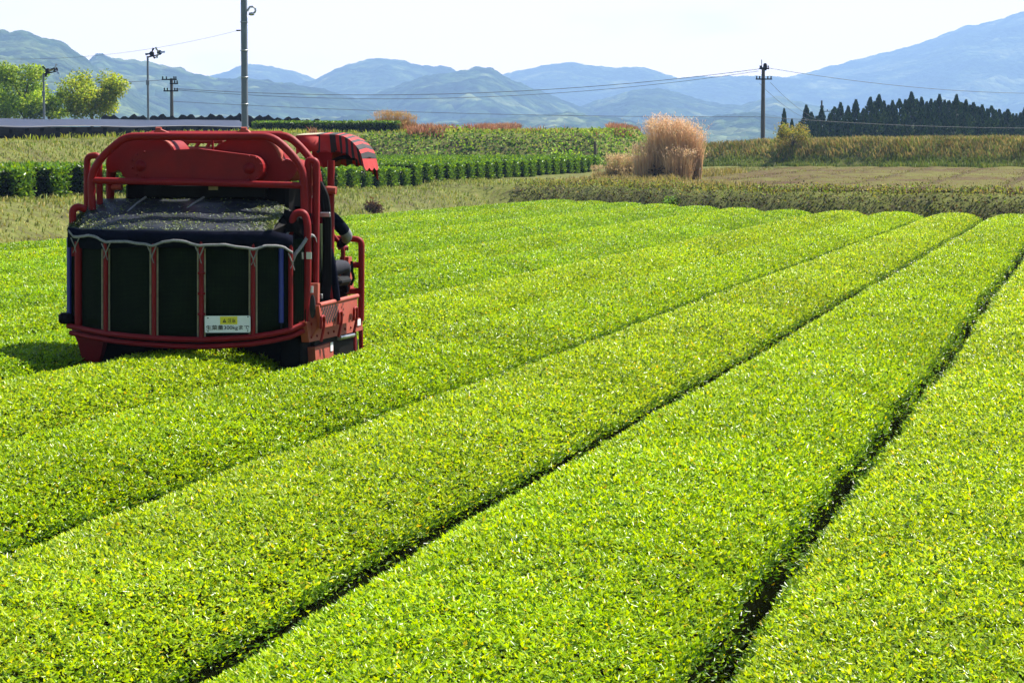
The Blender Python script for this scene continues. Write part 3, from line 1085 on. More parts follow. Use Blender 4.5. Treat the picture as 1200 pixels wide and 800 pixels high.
# lower side beam
beam = plate('side_beam', [P_(359, 377, .03), P_(424.7, 372, .03), P_(424.9, 386.5, .03), P_(362.5, 401, .03)], (-.07, 0, 0), 'red_dusty')
c = P_(420.5, 377.5, .035); MB().box((c.x, c.y - .05, c.z - .03), (c.x + .004, c.y + .05, c.z + .03)).build('sticker', M['white'], beam)
g = MB()
for k in range(9):
    for yy in (0, 1):
        p = P_(365 + 6.6 * k, 379.5 - .75 * k + yy * (15.5 - .9 * k), .034)
        g.lathe([(.013, -.004), (.013, .006), (.001, .008)], p, 'x', 6)
g.build('bolt', M['red'], beam)
# folding step with its punched diamonds
DX = .12
stp = plate('folding_step', [P_(373.7, 358, DX), P_(418.7, 347.2, DX), P_(419, 375.5, DX), P_(377, 384.5, DX)], (-.035, 0, 0), 'red_dusty')
A0, A1, A2, A3 = P_(376, 360.5, DX + .003), P_(405, 353.5, DX + .003), P_(406, 372.5, DX + .003), P_(378, 379, DX + .003)
g = MB()
for i in range(9):
    for j in range(6):
        s_, t = (i + .5 + .5 * (j % 2)) / 9.5, (j + .5) / 6
        if i >= 6 and (i + j) % 2: continue
        p = A0.lerp(A1, s_).lerp(A3.lerp(A2, s_), t)
        k = .030 if i < 6 else .016
        dy, dz = Vector((0, k * .8, 0)), Vector((0, 0, k * .75))
        g.prism([p - dy, p + dz, p + dy, p - dz], (.0015, 0, 0))
g.build('punched_holes', M['ink'], stp)
g = MB(); g.tube([P_(374, 357.5, DX - .01), P_(418.7, 346.8, DX - .01)], .022, 8); g.build('step_edge', M['red_dusty'], stp)
for px in (378, 398.5, 416.5):
    y0 = 385 - (px - 378) * .26
    g = MB(); g.tube(arc_path([P_(px - 1.8, y0, DX + .03), P_(px - 1.6, y0 - 14, DX + .04), P_(px + 1.8, y0 - 15, DX + .04), P_(px + 1.8, y0 - 3, DX + .03), P_(px - 2, y0 + 15, DX)], .03, 4), .013, 7)
    g.build('latch_hook', M['red'], HR)
# battery box, wheel, rod, front posts under the step
Q = [P_(369, 407, .02), P_(390.5, 400.5, .02), P_(391, 421, .02), P_(370.5, 430, .02)]
bx = plate('tool_box', Q, (-.28, 0, 0), 'red_dusty')
c = P_(388.6, 406, .024); MB().box((c.x, c.y - .04, c.z - .04), (c.x + .003, c.y + .04, c.z + .04)).build('sticker', M['white'], bx)
g = MB(); g.tube([P_(397, 395.5, .0), P_(413.5, 392, .0)], .026, 10); g.build('hydraulic_rod', M['steel'], HR)
for px, y0, y1, r_ in ((413.5, 387, 416, .035), (422.8, 383, 412, .022)):
    g = MB(); g.tube([P_(px, y0, -.03), P_(px + .3, y1, -.03)], r_, 8); g.build('step_leg', M['red'], HR)
g = MB(); g.lathe([(.03, -.08), (.24, -.07), (.24, .07), (.03, .08)], P_(403, 412, -.10), 'x', 20); g.build('guide_wheel', M['black'], HR)
MB().box((XS - .30, .02, .97), (XS + .0, 1.75, 1.02)).build('step_floor', M['red'], HR)
MB().box((XS - .26, -.0, .55), (XS - .05, 1.65, .96), 0, .02).build('side_skirt', M['dark'], HR)
# guard rail
YF = 1.62
tubes('guard_rail', [[RP(384, 279.5, YF), RP(410, 279.5, YF), RP(423.6, 281, YF), RP(423.4, 345, YF), RP(423, 376, YF)], [RP(412, 310.5, YF), RP(423.4, 310.5, YF)], [RP(411, 340.8, YF), RP(423.4, 340.8, YF)]], .030, rad=.10)
g = MB(); g.tube([RP(412, 306, YF - .03), RP(412.6, 318, YF - .03), RP(414.5, 326, YF - .03), RP(411, 334, YF - .03)], .014, 7); g.build('lever', M['dark'], HR)
# red side column with hose bundle
MB().prism([RP(364.5, 232, .55), RP(379.5, 232, .55), RP(381, 350, .55), RP(365, 352, .55)], (0, .05, 0)).build('column_sheet', M['red'], HR)
tubes('canopy_post', [[RP(387.5, 350, .85), RP(387.5, 250, .85), RP(388, 188, .85)]], .034, rad=0)
g = MB(); g.tube([RP(378, 222, .80), RP(394, 223.5, .80)], .038, 10); g.build('post_collar', M['red_dusty'], HR)
for k, (dx, r_, mt) in enumerate(((0, .030, 'black'), (3.2, .026, 'black'), (5.8, .020, 'black'))):
    pts = [RP(372 + dx * .6, 214, .42), RP(377 + dx, 228, .40), RP(381.5 + dx * .8, 252, .40), RP(382 + dx * .7, 290, .42), RP(381 + dx, 325, .44), RP(377 + dx * 1.2, 352, .46)]
    MB().tube(arc_path(pts, .2), r_, 8).build('hose', M[mt], HR)
MB().tube(arc_path([RP(386, 292, .46), RP(390, 312, .46), RP(395, 352, .52)], .1), .034, 8).build('blue_hose', M['navy'], HR)
for px, py, w_ in ((381.5, 251.5, 6), (374, 347, 4.5), (361, 299.5, 4)):
    a_, b_ = RP(px - w_, py, .34), RP(px + w_, py, .34)
    MB().box((a_.x, a_.y - .02, a_.z - .022), (b_.x, a_.y, a_.z + .022), 0, .005).build('hose_clip', M['steel'], HR)
for px in (353.5, 362.5):
    c = RP(px, 299.5, -.06); MB().box((c.x - .022, c.y - .02, c.z - .03), (c.x + .022, c.y, c.z + .03)).build('clasp', M['steel'], HR)
# operator's place: console, seat, levers
sxl, sxr = RP(376, 330, 1.0).x, RP(404, 330, 1.0).x
MB().box((sxl - .18, .92, 1.36), (sxl + .22, 1.28, 1.44), 0, .03).build('seat', M['black'], HR)
MB().box((sxl - .10, .98, 1.02), (sxl + .12, 1.2, 1.36), 0, .02).build('seat_pedestal', M['dark'], HR)
MB().prism([RP(398, 301, 1.55), RP(408, 301, 1.55), RP(411, 345, 1.6), RP(404, 346, 1.6)], (0, .12, 0)).build('console', M['red_dusty'], HR)
g = MB()
for px, py in ((401, 326), (404.5, 331), (400, 336), (405, 339), (402, 343)):
    c = RP(px, py, 1.50); g.box((c.x - .028, c.y - .03, c.z - .028), (c.x + .028, c.y + .03, c.z + .028), 0, .008)
g.build('valve_block', M['dark'], HR)
g = MB(); g.tube(arc_path([RP(384, 268, 1.35), RP(392, 278, 1.4), RP(402, 289, 1.45), RP(402, 308, 1.45), RP(397, 322, 1.4)], .08), .022, 8); g.build('steering_lever', M['red'], HR)

# --- canopy: striped, with scalloped edges
canred = mat_simple('canopy_red_cloth', (.40, .020, .018), .8, var=.15, scale=6)
canblk = mat_simple('canopy_black_cloth', (.020, .016, .018), .8, var=.3, scale=6)
prof = [(347, 158.6), (372, 157.5), (399, 157.8), (410, 160), (418, 163.8), (425, 169), (430.5, 174.5), (434, 180), (436, 186)]
prof = [(a_ if a_ < 372 else 372 + (a_ - 372) * .82, b_) for a_, b_ in prof]
YA, YB = 1.0, 1.48
pa = []
for i in range(len(prof) - 1):
    for k in range(4):
        t = k / 4; pa.append((prof[i][0] * (1 - t) + prof[i + 1][0] * t, prof[i][1] * (1 - t) + prof[i + 1][1] * t))
pa.append(prof[-1])
rear = [RP(a_, b_, YA) for a_, b_ in pa]
BANDS = [371] + [372 + (b_ - 372) * .82 for b_ in (376, 388.5, 397.5, 402.5, 406.5, 411, 415, 419, 423, 427, 431, 434)]
def bandof(px): return sum(px > b_ for b_ in BANDS) % 2
g = MB()
cx = [0]
for a_, b_ in zip(rear[:-1], rear[1:]): cx.append(cx[-1] + (b_ - a_).length)
for i in range(len(rear) - 1):
    mi = 2 if pa[i][0] < 371 else bandof((pa[i][0] + pa[i + 1][0]) / 2)
    p, q = rear[i], rear[i + 1]
    for y0, y1, h0, h1 in ((0, .5, 0, .02), (.5, 1, .02, 0)):
        D0, D1 = Vector((0, (YB - YA) * y0, h0)), Vector((0, (YB - YA) * y1, h1))
        quad = [p + D0, p + D1, q + D1, q + D0]
        g.add(quad + [v + Vector((0, 0, -.008)) for v in quad], [(0, 1, 2, 3), (7, 6, 5, 4)], mi)
can = g.build('canopy', [canred, canblk, M['tan']], HR)
def valance(base, drop, yoff):
    g = MB()
    n = 90
    tot = cx[-1]
    ptsq = []
    for j in range(n + 1):
        s_ = tot * j / n
        k = min(len(cx) - 2, max(i for i in range(len(cx)) if cx[i] <= s_ + 1e-9))
        t = (s_ - cx[k]) / max(1e-6, cx[k + 1] - cx[k])
        p = base[k].lerp(base[k + 1], min(1, t))
        ptsq.append((p, s_))
    for j in range(n):
        (p, s0), (q, s1) = ptsq[j], ptsq[j + 1]
        def low(pp, s_):
            sc = .5 - .5 * abs(math.sin(s_ / tot * PI * 7))
            dd = drop * (1.0 - .12 * s_ / tot) + .05 * sc
            wob = .025 * math.sin(s_ * 22)
            return pp + Vector((.03 * s_ / tot, yoff + wob, -dd))
        pm, qm = p.lerp(low(p, s0), .5) + Vector((0, .012 * math.sin(s0 * 30), 0)), q.lerp(low(q, s1), .5) + Vector((0, .012 * math.sin(s1 * 30), 0))
        band = bandof(float(np.interp((s0 + s1) / 2, cx, [q_[0] for q_ in pa])))
        for quad in ([p, q, qm, pm], [pm, qm, low(q, s1), low(p, s0)]):
            g.add(quad + [v + Vector((0, .006, 0)) for v in quad], [(0, 1, 2, 3), (7, 6, 5, 4), (0, 4, 5, 1), (2, 6, 7, 3)], band, False)
    return g
valance(rear, .155, -.01).build('valance', [canred, canblk], can)
fr = [p + Vector((0, YB - YA, 0)) for p in rear]
valance(fr, .29, .01).build('valance', [canred, canblk], can)
rows_ = [[rear[-1] + Vector((0, (YB - YA) * t, 0)), rear[-1] + Vector((.02, (YB - YA) * t, -.08 - .03 * abs(math.sin(t * 9))))] for t in np.linspace(0, 1, 20)]
g = MB()
for i in range(19):
    g.add([rows_[i][0], rows_[i + 1][0], rows_[i + 1][1], rows_[i][1]], [(0, 1, 2, 3)], 0)
g.build('side_valance', [canred, canblk], can)
g = MB(); g.sheet([[RP(346, 160, .95), RP(373, 160, .97)], [RP(352, 168, .95), RP(373, 173, .97)], [RP(366, 178, .95), RP(373, 180, .97)]], (0, .01, 0)); g.build('corner_cloth', canred, can)
g = MB(); g.prism([RP(372, 179, 1.02), RP(390, 178.5, 1.02), RP(388, 195, 1.02), RP(379, 196, 1.02)], (0, .3, 0)); g.build('canopy_bracket', M['red'], can)
g = MB(); g.tube(arc_path([RP(388, 190, 1.0), RP(400, 184, 1.0), RP(416, 186, 1.0)], .1), .018, 8); g.build('canopy_rib', M['dark'], can); g = MB(); g.tube(arc_path([RP(388, 190, 1.4), RP(402, 183, 1.4), RP(424, 186, 1.4)], .1), .018, 8); g.build('canopy_rib', M['dark'], can)

# ------------------------------------------------------------------ the operator
def skin_body(name, joints, bones, mats, parent, root=0, sub=2):
    me = bpy.data.meshes.new(name)
    me.from_pydata([j[0] for j in joints], bones, [])
    o = bpy.data.objects.new(name, me)
    COL.objects.link(o)
    md = o.modifiers.new('skin', 'SKIN')
    md.use_smooth_shade = True
    for i, j in enumerate(joints):
        sv = me.skin_vertices[0].data[i]
        r_ = j[1]
        sv.radius = (r_, r_) if not isinstance(r_, tuple) else r_
        sv.use_root = i == root
    ss = o.modifiers.new('sub', 'SUBSURF'); ss.levels = sub; ss.render_levels = sub
    bpy.context.view_layer.update()
    m2 = bpy.data.meshes.new_from_object(o.evaluated_get(bpy.context.evaluated_depsgraph_get()))
    COL.objects.unlink(o); bpy.data.objects.remove(o)
    r = bpy.data.objects.new(name, m2)
    m2.materials.clear()
    for m_ in mats: m2.materials.append(m_)
    COL.objects.link(r)
    if parent: r.parent = parent
    return r


def person():
    sh = RP(386, 250, 1.05)                 # right shoulder
    el_ = RP(408.5, 277, 1.22)
    hd_ = RP(401, 290, 1.47)
    kn = RP(405, 311, 1.50)
    ft = RP(400, 352, 1.55)
    hip = Vector((sh.x - .19, 1.10, 1.50))
    c = hip.x - .0
    V = Vector
    J = [(V((c, 1.10, 1.50)), (.15, .12)), (V((c, 1.10, 1.66)), (.135, .105)), (V((c, 1.09, 1.84)), (.155, .11)), (V((c, 1.07, 2.00)), (.12, .09)), (V((c, 1.08, 2.09)), .055), (V((c, 1.11, 2.16)), (.078, .088)), (V((c, 1.11, 2.27)), (.082, .098)), (V((c, 1.10, 2.34)), .055),
         (sh, .07), (el_, .058), (hd_ + V((-.01, -.06, .02)), .038), (hd_ + V((0, .02, 0)), .034),
         (V((c - .19, 1.06, sh.z)), .07), (V((c - .27, 1.15, 1.76)), .055), (V((c - .17, 1.42, 1.70)), .038), (V((c - .16, 1.50, 1.70)), .034),
         (V((c + .10, 1.16, 1.49)), .095), (kn, .072), (ft + V((0, 0, .06)), .045), (ft + V((0, .16, .0)), .04),
         (V((c - .10, 1.16, 1.49)), .095), (V((c - .12, 1.52, 1.52)), .072), (V((c - .12, 1.55, 1.12)), .045), (V((c - .12, 1.70, 1.06)), .04)]
    B = [(0, 1), (1, 2), (2, 3), (3, 4), (4, 5), (5, 6), (6, 7), (2, 8), (8, 9), (9, 10), (10, 11), (2, 12), (12, 13), (13, 14), (14, 15), (0, 16), (16, 17), (17, 18), (18, 19), (0, 20), (20, 21), (21, 22), (22, 23)]
    # fingers: short chains rooted in each palm, closed round the lever
    for palm in (11, 15):
        p0 = J[palm][0]
        for k in range(4):
            o0 = len(J)
            dx = -.030 + .020 * k
            ln = (.030, .034, .032, .026)[k]
            J += [(p0 + V((dx, .035, .008)), .010), (p0 + V((dx, .035 + ln, -.008)), .0095), (p0 + V((dx, .030 + ln, -.034)), .0085)]
            B += [(palm, o0), (o0, o0 + 1), (o0 + 1, o0 + 2)]
        o0 = len(J)
        s_ = -1 if palm == 11 else 1
        J += [(p0 + V((s_ * .040, .0, -.006)), .012), (p0 + V((s_ * .046, .035, -.022)), .010)]
        B += [(palm, o0), (o0, o0 + 1)]
    root = empty('person', (hip.x, 1.10, 1.44))
    root.location = MW @ Vector((hip.x, 1.10, 1.44)); root.rotation_euler = (0, 0, -TH)
    tag(root, 'harvester driver in dark navy clothes, only elbow and knee showing beside the red posts', 'person')
    off = Vector((hip.x, 1.10, 1.44))
    J = [(p - off, r_) for p, r_ in J]
    b = skin_body('body', J, B, [M['navy'], M['denim'], M['skin'], M['glove'], M['wine']], root)
    el2, hd2 = el_ - off, hd_ - off
    for p in b.data.polygons:
        q = p.center
        mi = 0
        if q.z > 2.10 - off.z and abs(q.x) < .2: mi = 2
        elif (q - hd2).length < .11 or (q - J[15][0]).length < .11: mi = 4
        elif (q - el2).length < .085: mi = 3
        elif q.z < 1.60 - off.z: mi = 1
        p.material_index = mi
    # face, cap, boots as clothing
    h0 = J[6][0]
    g = MB()
    g.lathe([(.012, 0), (.018, .012), (.004, .03)], h0 + Vector((0, .105, -.03)), 'y', 8); g.build('nose', M['skin'], root)
    for sx in (-1, 1):
        MB().lathe([(.002, -.006), (.012, 0), (.002, .006)], h0 + Vector((sx * .032, .098, .0)), 'y', 8).build('eye', M['ink'], root)
        MB().lathe([(.01, -.012), (.028, 0), (.01, .012)], h0 + Vector((sx * .088, .0, -.02)), 'x', 10).build('ear', M['skin'], root)
    MB().prism([h0 + Vector((a_, .100, b_)) for a_, b_ in ((-.025, -.062), (0, -.058), (.025, -.062), (0, -.068))], (0, .004, 0)).build('mouth', M['wine'], root)
    g = MB().lathe([(.112, -.01), (.115, .02), (.100, .07), (.06, .10), (.005, .108)], h0 + Vector((0, .0, .03)), 'z', 20)
    g.sheet([[h0 + Vector((math.sin(a_) * .108, math.cos(a_) * .108, .03)) for a_ in np.linspace(-1.1, 1.1, 9)], [h0 + Vector((math.sin(a_) * .13, .03 + math.cos(a_) * .165, .015)) for a_ in np.linspace(-.9, .9, 9)]], (0, 0, .006))
    g.build('cap', M['navy'], root)


person()
# ================================================================== beyond the field
def tz(x, y):
    return float(terrain(np.array([x]), np.array([y]))[0])


def scatter(n, x0, x1, y0, y1, keep):
    x, y = rng.uniform(x0, x1, n), rng.uniform(y0, y1, n)
    u, v = xy2uv(x, y)
    z = terrain(x, y)
    px, py = px_of(x, y, z)
    s = sdf_poly(x, y, PLAT)
    k = keep(x, y, u, v, v - v_end(u), s) & (px > -220) & (px < 1420)
    return x[k], y[k], z[k], u[k], v[k], (v - v_end(u))[k], s[k]


def grass(acc, x, y, z, h, cols, wts=None, width=.012, tip=None, patch=6, lean=(.1, .7), lo=.6):
    n = len(x)
    p = noise2(x, y, patch, 3)
    T = pick(cols, n, wts, .25) * (lo + .8 * (1 - lo) + (1 - lo) * p[:, None])
    hh = h * rng.uniform(.5, 1.2, n) * (.7 + .6 * p)
    V, F, C = blades(np.stack([x, y, z - .03], 1), hh, np.full(n, width) * rng.uniform(.7, 1.5, n), rng.uniform(0, 2 * PI, n), rng.uniform(*lean, n), T,
                     None if tip is None else pick(tip, n, None, .25))
    acc.add(V, F, C)


def leaves(acc, P, size, cols, wts=None, wide=.3, el=(-.4, 1.0), tone=None):
    n = len(P)
    D = dirs(rng.uniform(0, 2 * PI, n), rng.uniform(*el, n))
    ls = size * rng.uniform(.6, 1.3, n)
    V, F = leaf_quads(P, D, ls, ls * wide, rng.uniform(-1.2, 1.2, n), .08, .1)
    T = pick(cols, n, wts, .25)
    if tone is not None: T = T * tone[:, None]
    acc.add(V, F, np.repeat(T, 4, 0))


OLIVE = [(.16, .18, .025), (.21, .21, .04), (.12, .16, .02), (.26, .22, .07), (.10, .15, .018)]
OLIVE = [(1.45 * k_[0], 1.32 * k_[1], 1.0 * k_[2]) for k_ in OLIVE]
GREEN_ = 1.2
STRAW = [(.36, .25, .10), (.30, .19, .07), (.22, .17, .05), (.42, .31, .15)]
GREEN = [(.13, .23, .015), (.17, .26, .02), (.07, .15, .012), (.21, .27, .03)]
BRUSH = [(.040, .045, .010), (.075, .085, .015), (.05, .030, .016), (.12, .14, .02), (.075, .048, .022)]
RUST = [(.34, .13, .06), (.26, .10, .05), (.40, .20, .09), (.20, .08, .04)]

# grass on the bank to the left of the field
a = Acc()
x, y, z, u, v, w_, s = scatter(260000, -42, 6, 36, 150, lambda x, y, u, v, w_, s: (u < U_EDGE - .35) & (u > -28.7) & (w_ < 12))
keep = rng.random(len(x)) < np.interp(y, [36, 60, 150], [1, .8, .45])
x, y, z, v = x[keep], y[keep], z[keep], v[keep]
gsel = rng.random(len(x)) < np.interp(y, [62, 85], [.1, .75])
grass(a, x[gsel], y[gsel], z[gsel], .24, [(.17, .24, .025), (.22, .25, .04), (.13, .20, .02)], None, .018, [(.24, .28, .05), (.30, .28, .09)], 5, (.2, 1.3), .75)
x, y, z = x[~gsel], y[~gsel], z[~gsel]
grass(a, x, y, z, np.interp(y, [40, 150], [.17, .26]), OLIVE, [4, 4, 3, 2, 3], .018, [(.28, .26, .07), (.24, .25, .05), (.32, .28, .10)], 5, (.2, 1.3), .75)
# and on the terrace between and behind the hedge ends
x, y, z, u, v, w_, s = scatter(60000, -62, 2, 55, 170, lambda x, y, u, v, w_, s: (u < -28.7) & (u > -56) & (s > -.5) & (w_ < 20))
grass(a, x, y, z, .3, OLIVE + GREEN, None, .02, None, 4)
tag(a.build('bank_grass', M['straw']), 'olive and straw coloured grass on the left bank', None, None, 'stuff')

# brush and grass on the low bank at the far end of the field
a = Acc()
x, y, z, u, v, w_, s = scatter(330000, -12, 26, 74, 122, lambda x, y, u, v, w_, s: (w_ > .8) & (w_ < 4.2) & (u > -24))
n = len(x)
p = noise2(x, y, 1.4, 8)
h = (.18 + .40 * p) * rng.random(n)
tone = np.where(p > .5, 1.15, .8)
low = w_ < 2.6
leaves(a, np.stack([x, y, z + h * .8], 1)[low], .10, BRUSH, [4, 4, 3, 3, 2], .34, (-.4, 1.0), tone[low])
hi = ~low & (rng.random(n) < .7)
leaves(a, np.stack([x, y, z + h * .7], 1)[hi], .09, BRUSH + OLIVE + GREEN[:2], None, .3)
tag(a.build('bank_brush', M['leaf']), 'dark brown and olive brush on the low bank at the end of the tea rows', None, None, 'stuff')
a = Acc()
x, y, z, u, v, w_, s = scatter(120000, -14, 34, 76, 180, lambda x, y, u, v, w_, s: (w_ > 3.2) & (w_ < 66) & (u > -23) & (s > -.5))
fl = (u > -18 + 6 * np.clip((14 - w_) / 8, 0, 1)) | (w_ > 40)
k = (fl & (rng.random(len(x)) < np.where(w_ < 7, 1, .5))) | ~fl
x, y, z, u, w_, fl = x[k], y[k], z[k], u[k], w_[k], fl[k]
grass(a, x[~fl], y[~fl], z[~fl], .38, OLIVE + [(.24, .24, .04)] * 2, None, .022, STRAW, 7)
grass(a, x[fl], y[fl], z[fl], np.where(w_[fl] < 7, .30, .13), [(.19, .20, .03), (.14, .16, .025), (.22, .18, .05), (.10, .07, .03)], None, .022, None, 5)
tag(a.build('rough_grass', M['straw']), 'rough yellow green grass around the fallow field', None, None, 'stuff')

# reeds on the bank behind the fallow field
a = Acc()
x, y, z, u, v, w_, s = scatter(150000, -2, 46, 140, 178, lambda x, y, u, v, w_, s: (w_ > 68.2) & (w_ < 80) & (s > .5))
n = len(x)
p = noise2(x, y, 3.0, 4)
up = w_ > 70.6
hh = np.where(up, .46, .40) * (.6 + .7 * p)
T = np.where((up & (rng.random(n) < .82))[:, None], pick([(.27, .20, .065), (.24, .165, .05), (.17, .17, .035), (.30, .23, .08), (.13, .16, .03)], n), pick([(.11, .16, .02), (.15, .17, .03), (.08, .12, .016)], n))
T = 1.25 * T * (.62 + .55 * noise2(x, y, 1.6, 9)[:, None])
V, F, C = blades(np.stack([x, y, z - .05], 1), hh * rng.uniform(.6, 1.2, n), np.full(n, .035), rng.uniform(0, 2 * PI, n), rng.uniform(.1, .8, n), T)
a.add(V, F, C)
tag(a.build('dry_reeds', M['straw']), 'tan and green reeds on the bank behind the fallow field', None, None, 'stuff')

# bushes and grass on the tall bank of the upper terrace
a = Acc()
x, y, z, u, v, w_, s = scatter(420000, -50, 16, 92, 180, lambda x, y, u, v, w_, s: (s > -5.4) & (s < 1.2))
bush = (x > -11 + 4 * (noise2(x, y, 3, 2) - .5)) & (s > -3.7) & (x < 9)
n = len(x)
p = noise2(x, y, 2.2, 6)
xb, yb, zb, pb = x[bush], y[bush], z[bush], p[bush]
sel = rng.random(len(xb)) < .8
xb, yb, zb, pb = xb[sel], yb[sel], zb[sel], pb[sel]
nb = len(xb)
leaves(a, np.stack([xb, yb, zb + rng.random(nb) * (.15 + .6 * pb)], 1), .20, [tuple(1.35 * c for c in k_) for k_ in GREEN] + [(.05, .11, .012)], None, .32, (-.3, 1.1), .75 + .5 * pb)
tag(a.build('terrace_bushes', M['leaf']), 'green bushes covering the tall bank under the upper terrace', None, None, 'stuff')
a = Acc()
g = ~bush & (rng.random(n) < .45)
grass(a, x[g], y[g], z[g], np.where((s[g] < -3.4) & (x[g] < -9), .10, .24), OLIVE[:3] + GREEN[:3], None, .026, [(.26, .26, .05), (.22, .26, .04), (.32, .27, .08)], 4, (.2, 1.3), .75)
x, y, z, u, v, w_, s = scatter(60000, -30, 14, 118, 235, lambda x, y, u, v, w_, s: (s < -3.8) & (s > -26) & (x > -24))
grass(a, x, y, z, .34, [(.30, .36, .02), (.24, .32, .02), (.34, .33, .05)], None, .03, None, 5)
tag(a.build('terrace_grass', M['straw']), 'bright grass along the top of the upper terrace', None, None, 'stuff')
a = Acc()
x, y, z, u, v, w_, s = scatter(90000, -13, 13, 160, 200, lambda x, y, u, v, w_, s: ((s < -3.2) & (s > -5.2) & (noise2(x, y, 2.3, 5) > .45)) | ((s < -12) & (s > -15) & (noise2(x, y, 1.7, 7) > .32)))
grass(a, x, y, z, .62, RUST, None, .03, [(.42, .24, .12), (.36, .15, .08)], 3, (.1, .6))
tag(a.build('dry_grass_tufts', M['straw']), 'rust coloured dry grass along the skyline of the upper terrace', None, None, 'stuff')

# fallow field behind the low bank
def mat_fallow():
    m, nt, out = nodes('fallow_soil')
    p = N(nt, 'ShaderNodeBsdfPrincipled', i_Roughness=.95)
    p.inputs['Specular IOR Level'].default_value = .08
    tc = N(nt, 'ShaderNodeTexCoord')
    n1 = N(nt, 'ShaderNodeTexNoise', i_Scale=.12, i_Detail=8.0, i_Roughness=.65)
    n2 = N(nt, 'ShaderNodeTexNoise', i_Scale=1.2, i_Detail=8.0, i_Roughness=.75)
    for q in (n1, n2): L(nt, tc.outputs['Object'], q.inputs['Vector'])
    s_ = N(nt, 'ShaderNodeMath', operation='ADD'); L(nt, n1.outputs['Fac'], s_.inputs[0]); L(nt, n2.outputs['Fac'], s_.inputs[1])
    h_ = N(nt, 'ShaderNodeMath', operation='MULTIPLY'); L(nt, s_.outputs[0], h_.inputs[0]); h_.inputs[1].default_value = .5
    r = ramp(nt, h_.outputs[0], [(.40, (.066, .038, .020)), (.48, (.085, .060, .022)), (.53, (.098, .092, .022)), (.63, (.12, .122, .025))])
    dt = N(nt, 'ShaderNodeVectorMath', operation='DOT_PRODUCT')
    dt.inputs[1].default_value = (CT / 3.1, -ST / 3.1, 0)
    L(nt, tc.outputs['Object'], dt.inputs[0])
    wob = N(nt, 'ShaderNodeMath', operation='MULTIPLY_ADD')
    L(nt, n2.outputs['Fac'], wob.inputs[0]); wob.inputs[1].default_value = .12
    L(nt, dt.outputs['Value'], wob.inputs[2])
    fr = N(nt, 'ShaderNodeMath', operation='FRACT'); L(nt, wob.outputs[0], fr.inputs[0])
    lt = N(nt, 'ShaderNodeMath', operation='LESS_THAN'); L(nt, fr.outputs[0], lt.inputs[0]); lt.inputs[1].default_value = .13
    ds = N(nt, 'ShaderNodeMath', operation='MULTIPLY'); L(nt, lt.outputs[0], ds.inputs[0]); L(nt, n1.outputs['Fac'], ds.inputs[1])
    mx = N(nt, 'ShaderNodeMixRGB')
    mx.inputs['Color2'].default_value = (.055, .032, .02, 1)
    L(nt, ds.outputs[0], mx.inputs['Fac']); L(nt, r.outputs['Color'], mx.inputs['Color1'])
    L(nt, mx.outputs['Color'], p.inputs['Base Color'])
    L(nt, p.outputs[0], out.inputs['Surface'])
    return m


M['fallow'] = mat_fallow()
us, ws = np.linspace(-19, 34, 360), np.linspace(4.6, 68.2, 110)
UU, WW = np.meshgrid(us, ws)
XX, YY = uv2xy(UU, WW + v_end(UU))
FUR = .13 * np.abs(np.sin(UU * PI / 3.1 + .3)) ** .18 - .13
ZZ = terrain(XX, YY) + .07 + FUR * (1 + 0 * WW)
ii = (np.arange(len(ws) - 1)[:, None] * len(us) + np.arange(len(us) - 1)[None, :]).ravel()
ff = np.stack([ii, ii + 1, ii + 1 + len(us), ii + len(us)], 1)
tag(mesh_np('fallow_field', np.stack([XX.ravel(), YY.ravel(), ZZ.ravel()], 1), ff, M['fallow'], smooth=True), None, None, None, 'structure')


